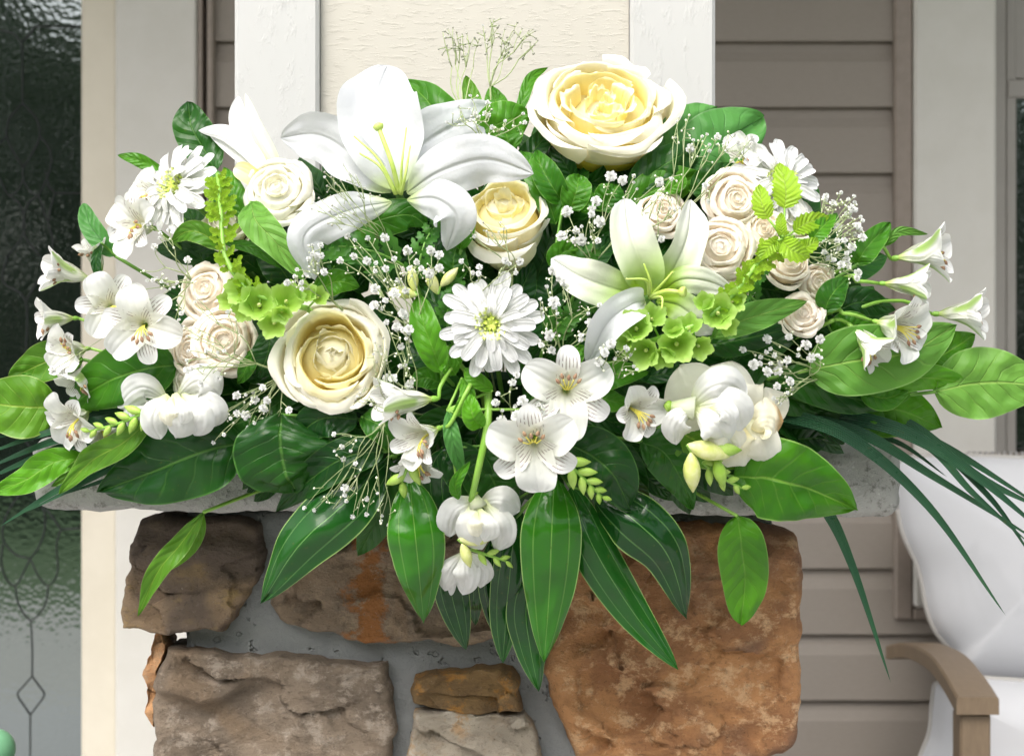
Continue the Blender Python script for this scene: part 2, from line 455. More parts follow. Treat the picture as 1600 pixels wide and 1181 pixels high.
# a hedge of trees across the lawn, seen only mirrored in the door glass
rr = random.Random(3)
vs, fs = [], []
for i in range(16000):
    x = rr.uniform(-16, 16); top = 5.3 + .5 * math.sin(x * .7) + .5 * math.sin(x * 1.9 + 1)
    z = rr.uniform(-.1, top) ; y = -13 - rr.random() * 2.5 - 1.2 * math.sin(x * .5)
    a = V3((rr.uniform(-1, 1), rr.uniform(-1, 1), rr.uniform(-1, 1))).normalized(); b = a.cross(V3((rr.uniform(-1, 1), rr.uniform(-1, 1), rr.uniform(-1, 1)))).normalized()
    c = V3((x, y, z)); s = rr.uniform(.14, .3); n = len(vs)
    vs += [c - a * s, c + b * s * .6, c + a * s, c - b * s * .6]; fs.append((n, n + 1, n + 2, n + 3))
M['treeleaf'] = plain('tree_leaves', (.035, .085, .02), .5, (.07, .13, .035), 2, trans=.2)
o = obj('treeline', (vs, fs, None), M['treeleaf'], smooth=False); o['kind'] = 'stuff'

# house wall with dutch-lap siding
WY = 1.6; WH = -WY * 100
def wz(py): return P(0, py, WH).z
def wx(px): return P(px, 0, WH).x
def siding_mat():
    m = NT('siding_taupe'); p = m.pos(30, 30, 90); n = m.noise(3, 4, .6, p)
    c = m.mix(n, (.285, .252, .218), (.325, .29, .252))
    return m.pr(c, .55, m.bump(m.noise(6, 4, .6, m.pos(8, 8, 70)), .15, .001), .3)
M['siding'] = siding_mat()
M['trim'] = plain('trim_taupe', (.27, .228, .192), .45, (.30, .252, .215), 60)
M['casing'] = plain('casing_greige', (.62, .605, .555), .45, (.65, .635, .59), 15)
M['casingc'] = plain('casing_cream', (.66, .61, .50), .45, (.70, .65, .54), 12)
M['winframe'] = plain('window_frame_grey', (.30, .285, .26), .45, (.32, .305, .28), 12)
M['sheath'] = plain('wall_sheathing', (.13, .105, .09), .8)
wall = thing('house_wall', 'taupe dutch lap sided house wall in the shade behind the stone pillar', 'wall', (0, WY, 0))
def board(x0, x1, zb, zt):
    h = zt - zb; y = WY
    prof = [(y + .004, zb + .003), (y - .013, zb), (y - .0145, zb + .002), (y - .011, zb + h * .69), (y - .0085, zb + h * .73), (y - .0035, zb + h * .84), (y - .001, zb + h * .98), (y + .002, zt + .004)]
    vs = [V3((x, a, b)) for x in (x0, x1) for a, b in prof]; n = len(prof)
    fs = [(i, i + 1, n + i + 1, n + i) for i in range(n - 1)] + [tuple(range(n - 1, -1, -1)), tuple(range(n, 2 * n))]
    return vs, fs, None
k = -11
while True:
    zt = wz(67 + 102.5 * k); zb = wz(67 + 102.5 * (k + 1))
    if zb < 0.01: break
    if zt < 2.72:
        x1 = wx(1396) if 67 + 102.5 * (k + 1) < 968 else wx(2700)
        bx = obj('siding_board', board(wx(338), x1, zb, zt), M['siding'], wall, smooth=False)
    k += 1
obj('sheathing', box(-3.6, 3.6, WY + .06, WY + .16, 0, 2.75), M['sheath'], wall, smooth=False)
obj('sheathing', box(wx(300), wx(2750), WY + .006, WY + .055, 0, 2.75), M['sheath'], wall, smooth=False)
# corner channel left of the siding
obj('trim_channel', bevbox(wx(312), wx(320), WY - .020, WY + .004, 0, 2.72, .002), M['trim'], wall, smooth=False)
obj('trim_channel', bevbox(wx(328), wx(338), WY - .030, WY + .004, 0, 2.72, .003), M['trim'], wall, smooth=False)

# front door on the left: glass with lead lines, cream stop, greige casing
door = thing('front_door', 'front door with dark pebbled leaded glass beside a cream jamb at left edge', 'door', (wx(-40), WY, 0))
def glass_mat():
    m = NT('door_glass'); p = m.pos()
    v = m.n('TexVoronoi'); v.inputs['Scale'].default_value = 110; m.t.links.new(p, v.inputs['Vector'])
    nr = m.bump(m.math('ADD', m.math('MULTIPLY', v.outputs[0], .5), m.noise(45, 3, .6, p)), .07, .003)
    d = m.n('BsdfDiffuse'); d.inputs[0].default_value = (.012, .017, .015, 1)
    g = m.n('BsdfGlossy'); g.inputs[0].default_value = (.62, .68, .68, 1); g.inputs['Roughness'].default_value = .05
    m.t.links.new(nr, g.inputs['Normal'])
    mx = m.n('MixShader'); mx.inputs[0].default_value = .42
    m.t.links.new(d.outputs[0], mx.inputs[1]); m.t.links.new(g.outputs[0], mx.inputs[2]); m.t.links.new(mx.outputs[0], m.out.inputs[0])
    return m.m
M['glass'] = glass_mat()
obj('glass_pane', box(wx(-215), wx(131), WY + .02, WY + .026, .16, 2.3), M['glass'], door, smooth=False)
M['lead'] = plain('lead_came', (.02, .025, .024), .5)
GH = WH - 1.9
came = [[(55, 42), (130, 42)], [(55, 42), (46, 54), (34, 66)], [(34, 66), (18, 52), (-10, 46)], [(34, 66), (35, 110), (35, 162)],
        [(35, 162), (56, 185), (62, 213), (50, 240), (36, 262)], [(35, 162), (15, 185), (10, 213), (22, 240), (36, 262)],
        [(62, 213), (77, 232), (80, 258), (70, 285), (60, 305), (46, 298), (36, 280), (36, 262)], [(10, 213), (-6, 232), (-9, 258), (2, 285), (13, 305), (27, 298), (36, 280)],
        [(86, 302), (131, 302)], [(71, 268), (76, 290), (86, 302)], [(86, 302), (79, 325), (74, 345), (60, 305)], [(60, 305), (44, 318), (36, 345), (40, 372), (62, 400)],
        [(13, 305), (30, 318), (38, 345), (33, 372), (12, 400)], [(74, 345), (82, 380), (70, 420), (40, 470)], [(12, 400), (4, 440), (40, 470), (40, 560)],
        [(8, 640), (40, 690), (62, 720), (40, 760)], [(40, 760), (12, 800), (4, 840), (24, 866), (47, 872)], [(40, 760), (66, 790), (70, 825), (60, 855), (47, 872)],
        [(95, 827), (134, 825)], [(95, 827), (80, 805), (66, 790)], [(95, 827), (88, 850), (90, 880), (88, 900), (75, 915), (60, 900), (47, 872)],
        [(47, 872), (36, 895), (24, 915), (10, 905), (2, 880), (4, 850)], [(24, 915), (28, 942), (48, 969), (70, 945), (75, 915)], [(48, 969), (50, 1010), (50, 1056)],
        [(50, 1056), (36, 1072), (27, 1084), (36, 1100), (47, 1116)], [(50, 1056), (60, 1070), (69, 1085), (58, 1102), (47, 1116)], [(47, 1116), (47, 1150), (47, 1300)]]
for c in came:
    obj('lead_came', tube([P(a, b, GH) for a, b in c], .0015, n=5, ns=12 if len(c) > 2 else 0), M['lead'], door)
obj('jamb', bevbox(wx(131), wx(184), WY - .012, WY + .05, 0, 2.42, .003), M['casingc'], door, smooth=False)
obj('jamb_stop', bevbox(wx(127), wx(136), WY - .002, WY + .05, 0, 2.42, .003), M['casingc'], door, smooth=False)
obj('casing', bevbox(wx(184.5), wx(311), WY - .024, WY + .05, 0, 2.5, .004), M['casing'], door, smooth=False)
obj('casing', bevbox(wx(-345), wx(-216), WY - .024, WY + .05, 0, 2.5, .004), M['casing'], door, smooth=False)
obj('head_casing', bevbox(wx(-215), wx(184), WY - .0235, WY + .05, 2.43, 2.6, .004), M['casing'], door, smooth=False)
obj('kick_panel', bevbox(wx(-214), wx(130), WY + .0, WY + .05, 0, .159, .004), M['casingc'], door, smooth=False)

# window on the right
win = thing('window', 'grey framed window with broad greige casing behind the chair at right edge', 'window', (wx(1700), WY, wz(945)))
zb, zt = wz(945), 2.45
obj('trim_channel', bevbox(wx(1393), wx(1421), WY - .027, WY + .004, wz(965), 2.6, .004), M['trim'], win, smooth=False)
obj('trim_channel', bevbox(wx(1421), wx(2100), WY - .0265, WY + .004, wz(965), wz(946), .004), M['trim'], win, smooth=False)
obj('casing', bevbox(wx(1421.5), wx(1549), WY - .033, WY + .004, zb, zt, .005), M['casing'], win, smooth=False)
obj('casing', bevbox(wx(1549.5), wx(1980), WY - .0325, WY + .004, zb, wz(880), .005), M['casing'], win, smooth=False)
obj('window_frame', bevbox(wx(1550), wx(1568), WY - .016, WY + .004, wz(879), zt, .003), M['winframe'], win, smooth=False)
obj('window_frame', bevbox(wx(1569), wx(1586), WY - .010, WY + .004, wz(879), zt, .003), M['winframe'], win, smooth=False)
obj('window_frame', bevbox(wx(1571), wx(1980), WY - .013, WY + .003, wz(155), wz(126), .003), M['winframe'], win, smooth=False)
obj('upper_panel', bevbox(wx(1571), wx(1980), WY - .008, WY + .003, wz(125), zt, .002), M['winframe'], win, smooth=False)
obj('window_pane', box(wx(1586), wx(1980), WY - .002, WY + .003, wz(879), wz(155)), M['glass'], win, smooth=False)

# porch ceiling and front beam (above the frame; they shade the wall)
M['whitepaint'] = plain('white_paint', (.74, .73, .70), .5, (.78, .77, .74), 12)
struct('porch_ceiling', box(-3.6, 3.6, -.02, 1.77, 2.76, 2.9), M['whitepaint'])
struct('porch_beam', box(-3.6, 3.6, .2, .5, 2.5, 2.755), M['whitepaint'])

# ------------------------------------------------------------------ porch post: two corner boards and a stucco panel
def paint_mat(name, a, b, streak):
    m = NT(name); p = m.pos(1, 1, streak)
    n1 = m.noise(75, 5, .7, p, .1); n2 = m.noise(8, 3, .5, m.pos())
    c = m.mix(n2, a, b)
    h = m.sstep(n1, .5, .68)
    c = m.mix(m.math('MULTIPLY', m.sstep(n1, .60, .70), .16), c, (.25, .22, .17))
    return m.pr(c, .6, m.bump(h, .35, .0011), .3)
M['board'] = paint_mat('post_board_paint', (.48, .485, .475), (.51, .515, .505), .4)
M['panel'] = paint_mat('post_panel_paint', (.495, .475, .42), (.53, .51, .455), 4.0)
post = thing('porch_post', 'tall white painted box post with stucco panel standing on the pillar cap', 'post', (P(742, 0, -13.5).x, .34, 1.045))
a, b = P(366, 0, -13.5).x, P(1118, 0, -13.5).x
c, d = P(498, 0, -13.5).x, P(985, 0, -13.5).x
obj('corner_board', bevbox(a, c, .135, .545, 1.044, 2.5, .003), M['board'], post, smooth=False)
obj('corner_board', bevbox(d, b, .135, .545, 1.044, 2.5, .003), M['board'], post, smooth=False)
obj('panel', box(c + .0005, d - .0005, .147, .54, 1.0445, 2.499), M['panel'], post, smooth=False)

# ------------------------------------------------------------------ stone pillar
def stone_mat(name, c1, c2, c3, c4, band=None, g=1.75):
    c1, c2, c3, c4 = [tuple(min(.75, v * g) for v in q) for q in (c1, c2, c3, c4)]
    m = NT(name); p = m.pos(1, 1, 1.3)
    n1 = m.noise(14, 7, .68, p, .25); n2 = m.noise(42, 7, .76, p, .1); n3 = m.noise(300, 6, .75, m.pos()); n4 = m.noise(7, 3, .6, m.pos(), .6); n5 = m.noise(95, 6, .75, m.pos(1, 1, 1.6), .2)
    c = m.mix(m.sstep(n1, .40, .58), c1, c2)
    c = m.mix(m.math('MULTIPLY', m.sstep(n2, .50, .62), .85), c, c3)
    c = m.mix(m.math('MULTIPLY', m.sstep(n4, .50, .60), .85), c, c4)
    if band:
        x = m.n('SeparateXYZ'); m.t.links.new(m.pos(), x.inputs[0])
        d_ = m.math('ADD', m.math('ABSOLUTE', m.math('SUBTRACT', x.outputs[band[1]], band[2])), m.math('MULTIPLY', m.math('SUBTRACT', n2, .5), band[3] * 5.0))
        c = m.mix(m.math('MULTIPLY', m.sstep(d_, band[3], band[3] * .3), .85), c, band[0])
    c = m.mix(m.math('MULTIPLY', m.sstep(n5, .53, .64), .6), c, m.mix(.45, c, (.02, .015, .01)))
    c = m.mix(m.math('MULTIPLY', m.sstep(n3, .57, .68), .8), c, m.mix(.6, c, (.02, .015, .01)))
    c = m.mix(m.math('MULTIPLY', m.sstep(n3, .40, .30), .55), c, m.mix(.5, c, (.62, .55, .46)))
    h = m.math('ADD', m.math('MULTIPLY', n5, .8), m.math('ADD', m.math('MULTIPLY', n3, .35), m.math('MULTIPLY', n2, .6)))
    return m.pr(c, .68, m.bump(h, 1.0, .006), .35)
x430 = P(575, 0, -6).x
stones = [
    ('s1', [(225, 812), (310, 806), (408, 818), (412, 850), (408, 890), (392, 925), (372, 960), (350, 984), (300, 987), (250, 986), (215, 984), (190, 978), (187, 950), (197, 915), (205, 860)],
     stone_mat('stone_brown', (.095, .066, .048), (.17, .12, .075), (.21, .145, .065), (.065, .05, .04)), 'dark brown top left corner stone with a tan patch', 21),
    ('s2', [(560, 818), (700, 812), (850, 816), (884, 830), (892, 870), (872, 930), (850, 985), (800, 1002), (740, 1007), (600, 1002), (520, 994), (450, 978), (420, 950), (428, 915), (470, 880), (540, 850)],
     stone_mat('stone_greybrown', (.105, .08, .058), (.15, .11, .075), (.2, .15, .1), (.13, .085, .05), ((.32, .12, .025), 0, x430, .02)), 'grey brown stone with a rusty orange band under the hanging leaves', 16),
    ('s3', [(905, 822), (1050, 814), (1200, 818), (1240, 828), (1256, 870), (1252, 950), (1250, 1050), (1247, 1120), (1244, 1168), (1225, 1182), (1120, 1186), (1000, 1184), (905, 1186), (885, 1140), (860, 1090), (850, 1055), (856, 1015), (875, 960), (893, 890)],
     stone_mat('stone_rust', (.20, .095, .042), (.31, .155, .065), (.44, .27, .15), (.12, .065, .04), g=1.8), 'large rust orange slab at the right of the pillar', 24),
    ('s4', [(262, 1016), (330, 1020), (440, 1022), (540, 1030), (606, 1037), (612, 1050), (613, 1120), (613, 1210), (480, 1216), (330, 1214), (242, 1210), (240, 1150), (238, 1100), (244, 1060)],
     stone_mat('stone_mauve', (.10, .078, .058), (.16, .125, .092), (.25, .21, .17), (.14, .10, .065)), 'mauve brown ledge stone at lower left with split layers', 22),
    ('s5', [(650, 1056), (690, 1046), (760, 1043), (800, 1046), (810, 1070), (816, 1104), (770, 1108), (700, 1102), (650, 1098), (643, 1075)],
     stone_mat('stone_darkochre', (.11, .068, .03), (.15, .095, .04), (.24, .115, .025), (.09, .06, .03)), 'small dark ochre stone below centre', 21),
    ('s6', [(650, 1109), (700, 1106), (760, 1112), (818, 1108), (838, 1130), (850, 1165), (852, 1215), (760, 1220), (640, 1215), (638, 1150)],
     stone_mat('stone_palegrey', (.27, .235, .18), (.34, .31, .26), (.30, .18, .08), (.22, .19, .15)), 'pale grey tan stone at the bottom centre', 19),
    ('s7', [(237, 990), (252, 988), (256, 1010), (246, 1050), (243, 1100), (241, 1135), (230, 1115), (226, 1070), (232, 1030)],
     stone_mat('stone_orange', (.32, .17, .08), (.38, .22, .11), (.3, .2, .12), (.25, .13, .06)), 'narrow orange side stone edge at the lower left', 4),
]
def stone(poly, depth_h, T, seed, nr=44, na=170, strata=1.0):
    pts = [P(a, b, depth_h) for a, b in poly]
    c = sum(pts, V3((0, 0, 0))) / len(pts)
    L = len(pts); per = []
    dl = [(pts[(i + 1) % L] - pts[i]).length for i in range(L)]; tot = sum(dl)
    for k in range(na):
        t = k / na * tot; i = 0
        while t > dl[i]: t -= dl[i]; i += 1
        per.append(pts[i].lerp(pts[(i + 1) % L], t / dl[i]))
    vs = []
    def hgt(p, r):
        q = V3((p.x * 9, seed * 3.1, p.z * 16))
        n = noise.fractal(q, 1.0, 2.1, 5)
        qf = V3((p.x * 17 + .5 * n, seed * 2.3, p.z * 26 + .4 * n)); pt = noise.voronoi(qf)[1][0]
        h1, h2, h3 = noise.cell(pt * 13.7), noise.cell(pt * 7.1 + V3((9, 2, 5))), noise.cell(pt * 5.3 + V3((1, 7, 3)))
        fac = .0055 * (h1 - .5) + .0060 * ((qf.x - pt.x) * (h2 - .5) + (qf.z - pt.z) * (h3 - .5))
        led = noise.noise(V3((p.x * 3, seed, p.z * 38 + 1.4 * noise.noise(V3((p.x * 14, seed, 0))))))
        led = math.tanh(led * 5) * .35 * strata
        nn = abs(noise.noise(V3((p.x * 26, seed * 2, p.z * 34)))) * .5
        return T * (1 - r ** 26) ** .7 + .0030 * n + fac * (1 - r ** 12) + .011 * led * (1 - r ** 8) - .006 * nn + .0022 * noise.noise(V3((p.x * 70, seed, p.z * 110)))
    vs.append(c + V3((0, -hgt(c, 0), 0)))
    for j in range(1, nr + 1):
        r = (j / nr) ** .8
        for k in range(na):
            b = per[k] + V3((1, 0, 0)) * .0045 * noise.fractal(per[k] * 45 + V3((seed, 0, 0)), 1.0, 2.2, 4) + V3((0, 0, 1)) * .0055 * noise.fractal(per[k] * 38 + V3((0, seed, 0)), 1.0, 2.2, 4)
            p = c.lerp(b, r); vs.append(p + V3((0, -hgt(p, r), 0)))
    for k in range(na):
        p = vs[1 + (nr - 1) * na + k]; vs.append(V3((p.x, p.y + .05, p.z)))
    fs = [(0, 1 + (k + 1) % na, 1 + k) for k in range(na)]
    for j in range(nr):
        for k in range(na):
            a_ = 1 + j * na + k; b_ = 1 + j * na + (k + 1) % na
            fs.append((a_, b_, b_ + na, a_ + na))
    return vs, fs, None
pillar = thing('stone_pillar', 'short porch pillar of brown and rust stones in grey mortar under a pale cap', 'pillar', (P(720, 0, -30).x, .33, 0))
for i, (nm, poly, mt, lab, T) in enumerate(stones):
    o = obj('stone', stone(poly, -7.0, T / 1000 * (.9 if nm != 's7' else 1), i * 2.7 + 1, strata=2.2 if nm in ('s4', 's6') else 1.0), mt, pillar)
    o['label'] = lab
M['mortar'] = (lambda m: m.pr(m.mix(m.noise(40, 4, .6, m.pos()), (.27, .285, .29), (.38, .395, .39)), .9, m.bump(m.math('ADD', m.noise(150, 6, .75, m.pos()), m.math('MULTIPLY', m.sstep(m.noise(90, 2, .5, m.pos()), .36, .30), -1.2)), 1.0, .004)))(NT('mortar'))
mg = roundbox((P(748, 0, -8.2).x, .335, .4955), (.247, .2535, .4955), .012, (60, 20, 90), .004, 25)
obj('mortar', mg, M['mortar'], pillar)
# stones below the frame, down to the floor
rr = random.Random(5); zz = 1228; mts = [s[2] for s in stones]; q = 0
while zz < 2680:
    hh = rr.uniform(140, 190); xx = 236
    while xx < 1230:
        ww = min(rr.uniform(260, 420), 1246 - xx)
        if 1246 - (xx + ww) < 150: ww = 1246 - xx
        zz0, zz1, x0, x1 = zz + 8, min(zz + hh - 8, 2680), xx + 8, xx + ww - 8
        poly = [(x0 + 12, zz0), ((x0 + x1) / 2, zz0 - 4), (x1 - 12, zz0 + 3), (x1, zz0 + 20), (x1 + 2, zz1 - 15), (x1 - 18, zz1), ((x0 + x1) / 2, zz1 - 4), (x0 + 8, zz1), (x0, zz1 - 20), (x0 - 3, zz0 + 18)]
        obj('stone', stone(poly, -7.0, .02, q * 3.3 + 40, 12, 60), mts[q % 6], pillar); q += 1
        xx += ww
    zz += hh
# cap slab
def cap_mat():
    m = NT('cap_concrete'); p = m.pos()
    n1 = m.noise(9, 4, .6, p); n2 = m.noise(95, 5, .75, p, .3); n3 = m.noise(260, 3, .7, p)
    c = m.mix(n1, (.33, .33, .31), (.44, .44, .42))
    c = m.mix(m.sstep(n2, .52, .66), c, (.20, .20, .18))
    c = m.mix(m.sstep(n3, .6, .75), c, (.65, .65, .62))
    return m.pr(c, .85, m.bump(m.math('ADD', n2, m.math('MULTIPLY', n3, .4)), .9, .004), .3)
M['cap'] = cap_mat()
x0, x1 = P(46, 0, 0).x, P(1412, 0, 0).x
g = roundbox(((x0 + x1) / 2, .343, (1.0505 + .9935) / 2), ((x1 - x0) / 2, .343, .0285), .014, (130, 60, 16), .0032, 42, 3)
Rm = Matrix.Rotation(math.radians(.42), 3, 'Y'); cc = V3(((x0 + x1) / 2, 0, 1.02))
o = obj('cap_stone', ([cc + Rm @ (v - cc) for v in g[0]], g[1], None), M['cap'], pillar); o['label'] = 'pale grey rough concrete cap slab'

# ------------------------------------------------------------------ chair on the right
M['cushion'] = (lambda m: m.pr(m.mix(m.math('MULTIPLY', m.sstep(m.noise(9, 2, .5, m.pos(1, 1, .8), .8), .56, .70), .14), (.60, .61, .635), (.36, .37, .385)), .85, m.bump(m.noise(900, 2, .5, m.pos()), .2, .001), .2))(NT('cushion_fabric'))
M['piping'] = plain('cushion_piping', (.47, .455, .43), .7)
def wood_mat(name, a, b):
    m = NT(name); p = m.pos(40, 9, 9); n = m.noise(4, 5, .65, p, 1.0)
    return m.pr(m.mix(n, a, b), .5, m.bump(n, .25, .001), .4)
M['wood'] = wood_mat('chair_wood', (.15, .108, .070), (.25, .185, .122))
chair = thing('porch_chair', 'wooden armchair with white cushions standing beside the window at lower right', 'chair', (P(1700, 0, -115).x, 1.15, 0))
def R3(px, py, y): return P(px, py, -y * 100)
# arm rest: a curved slab
arm = [R3(1404, 1020, 1.42), R3(1440, 1017, 1.34), R3(1478, 1034, 1.15), R3(1505, 1066, .98), R3(1528, 1104, .85)]
C_ = cr(arm, 24); vs, fs = [], []
for i, c in enumerate(C_):
    hw = .0275 if i > 4 else .0275 * (.75 + .0625 * i)
    for dx, dz in ((-hw, -.010), (-hw, .010), (-hw + .003, .013), (hw - .003, .013), (hw, .010), (hw, -.010)):
        vs.append(c + V3((dx, 0, dz)))
n = 6
for i in range(24):
    for k in range(6): fs.append((i * n + k, i * n + (k + 1) % n, (i + 1) * n + (k + 1) % n, (i + 1) * n + k))
fs += [tuple(range(5, -1, -1)), tuple(24 * n + k for k in range(6))]
obj('armrest', (vs, fs, None), M['wood'], chair, smooth=False)
f = C_[-1]
obj('leg', bevbox(f.x - .020, f.x + .020, f.y + .01, f.y + .05, 0, f.z - .011, .003), M['wood'], chair, smooth=False)
obj('leg', bevbox(C_[2].x + .10, C_[2].x + .14, C_[2].y - .02, C_[2].y + .02, 0, C_[2].z - .011, .003), M['wood'], chair, smooth=False)
dxr = .62
obj('armrest', ([v + V3((dxr, 0, 0)) for v in vs], fs, None), M['wood'], chair, smooth=False)
obj('leg', bevbox(f.x + dxr - .020, f.x + dxr + .020, f.y + .01, f.y + .05, 0, f.z - .011, .003), M['wood'], chair, smooth=False)
obj('leg', bevbox(C_[2].x + dxr - .020, C_[2].x + dxr + .02, C_[2].y - .02, C_[2].y + .02, 0, C_[2].z - .011, .003), M['wood'], chair, smooth=False)
obj('seat_rail', bevbox(f.x + .02, f.x + dxr - .02, .87, .91, .32, .38, .003), M['wood'], chair, smooth=False)
def pillow(poly, y0, T, name, lab=None):
    """a stuffed cushion: outline in photo pixels at depth y0, thickness T"""
    pts = [R3(a, b, y0) for a, b in poly]
    L = len(pts); loop = cr(pts + [pts[0]], 96)[:-1]; na = 96
    c = sum(loop, V3((0, 0, 0))) / na
    vs = [c + V3((0, -T, 0))]; nr = 20
    for j in range(1, nr + 1):
        r = (j / nr) ** .75
        for p in loop:
            q = c.lerp(p, r)
            z = T * (1 - r ** 2.2) ** .55 * (1 + .03 * noise.noise(q * 6))
            vs.append(q + V3((0, -z, 0)))
    N1 = len(vs)
    fs = [(0, 1 + (k + 1) % na, 1 + k) for k in range(na)]
    for j in range(nr - 1):
        for k in range(na):
            a_ = 1 + j * na + k; b_ = 1 + j * na + (k + 1) % na
            fs.append((a_, b_, b_ + na, a_ + na))
    back = [V3((v.x, 2 * y0 - v.y, v.z)) for v in vs]
    fs2 = [tuple(reversed([i + N1 for i in f])) for f in fs]
    o = obj(name, (vs + back, fs + fs2, None), M['cushion'], chair)
    obj('piping', tube(loop + [loop[0]], .0045, n=6, ns=0), M['piping'], o)
    return o
pillow([(1403, 795), (1412, 835), (1436, 890), (1448, 950), (1462, 985), (1490, 1022), (1500, 1060), (1640, 1075), (1900, 1070), (1975, 1010), (1985, 850), (1970, 730), (1900, 712), (1650, 716), (1500, 712), (1420, 716), (1400, 735)], 1.40, .075, 'back_cushion')
pillow([(1460, 1070), (1456, 1105), (1452, 1145), (1436, 1190), (1436, 1230), (1480, 1262), (1700, 1268), (1930, 1262), (1950, 1190), (1940, 1100), (1900, 1072), (1650, 1066), (1500, 1058)], 1.27, .09, 'seat_cushion')
M['ribs'] = plain('cushion_welt_grey', (.36, .35, .34), .8)
xa, xb = R3(1515, 0, 1.47).x, R3(1960, 0, 1.47).x
obj('top_rail', bevbox(xa, xb, 1.49, 1.51, R3(0, 722, 1.47).z, R3(0, 709, 1.47).z, .003), M['wood'], chair, smooth=False)
for k in range(48):
    x = xa + (xb - xa) * k / 48
    obj('binding', bevbox(x, x + .0055, 1.480, 1.489, R3(0, 726, 1.47).z, R3(0, 706, 1.47).z, .0012), M['ribs'], chair, smooth=False)
obj('back_frame', bevbox(R3(1530, 0, 1.47).x, R3(1960, 0, 1.47).x, 1.49, 1.52, .3, R3(0, 740, 1.47).z, .003), M['wood'], chair, smooth=False)
obj('seat_base', bevbox(C_[2].x + .021, C_[2].x + dxr - .021, .93, 1.44, .33, .40, .003), M['wood'], chair, smooth=False)

# pale green garden globe at the lower left corner
gl = thing('garden_globe', 'pale green round garden globe cut off at the lower left corner', 'ornament', R3(-4, 2600, .5))
c = R3(-8, 1170, .5)
M['globe'] = plain('globe_green', (.17, .42, .22), .35, (.21, .47, .27), 5, trans=.2)
obj('globe', lathe(c - V3((0, 0, .022)), (0, 0, 1), [(.022 * math.sin(PI * max(.01, min(.99, i / 14))), .022 * (1 - math.cos(PI * i / 14))) for i in range(15)], 24), M['globe'], gl)
obj('stake', tube([V3((c.x, c.y, 0)), c - V3((0, 0, .02))], .004, n=8, ns=0), M['lead'], gl)

# ================================================================== the flower arrangement
GF = 'flowers in the white arrangement'
foam = thing('flower_foam', 'dark green floral foam block hidden among the stems on the pillar cap', 'floral foam', P(800, 690, -6))
foam['kind'] = 'structure'
obj('foam_block', bevbox(-.13, .13, .012, .125, 1.0535, 1.105, .006), M['foam'], foam, smooth=False)

def anchor(px):
    return P(800 + (px - 800) * .3, 650, -4.5)

def to_w(c, R3m, pts):
    return [c + R3m @ V3(p) for p in pts]

def stalk(parent, a, px, r=.0016, mat='stem', name='stem', mid=None):
    b = anchor(px)
    m_ = mid if mid is not None else a.lerp(b, .5) + V3((0, .02, -.004))
    obj(name, tube([a, m_, b], r, r * 1.15, 6, 8), M[mat], parent)

# ------------------------------------------------------------------ roses
M['bruised'] = petal_mat('petal_bruised', (.62, .40, .18), (.88, .84, .68), (.88, .86, .72), .0, .62, .5, .28, vein=.2)
RINGS = {
 'spray': [(5, .82, -.14, 1.0, 1.08), (4, .63, .04, 1.0, 1.25), (3, .43, .14, .75, 1.5), (3, .28, .19, .2, 1.6), (2, .17, .21, .05, 2.1), (1, .08, .21, 0, 2.8)],
 'garden': [(5, .87, -.06, .55, 1.15), (5, .76, .05, .8, 1.05), (5, .61, .07, .6, 1.05), (4, .46, -.02, .2, .8), (6, .28, -.05, .15, .62), (4, .14, -.08, .1, .9)],
 'cup': [(4, .88, -.08, .7, 1.2), (4, .74, .02, .95, 1.15), (4, .62, .06, .7, 1.25), (3, .50, .0, -.12, 1.5), (3, .38, .06, -.3, 1.4), (3, .26, .08, -.5, 1.5), (2, .15, .08, -.8, 2.0), (1, .08, .06, -1.2, 2.9)],
 'bud': [(3, .84, -.30, .8, 1.25), (4, .74, -.02, .65, 1.2), (3, .56, .12, .5, 1.4), (3, .38, .18, .2, 1.6), (2, .20, .22, 0, 1.9), (1, .10, .22, 0, 2.3)],
 'bloom': [(3, .84, -.08, .5, 1.15), (3, .66, .10, .25, 1.2), (2, .42, .18, -.1, 1.5), (1, .22, .16, -.2, 2.2)],
}
CORES = {'spray': ((.74, -.34), (.66, -.2), (.5, -.05), (.35, .03), (.2, .09), (.04, .11)), 'bud': ((.66, -.5), (.6, -.25), (.48, -.06), (.3, .04), (.04, .09)),
 'cup': ((.62, -.5), (.56, -.34), (.4, -.18), (.2, -.08), (.03, -.04)), 'garden': ((.82, -.62), (.82, -.34), (.72, -.18), (.60, -.22), (.50, -.34), (.34, -.26), (.15, -.2), (.03, -.19))}
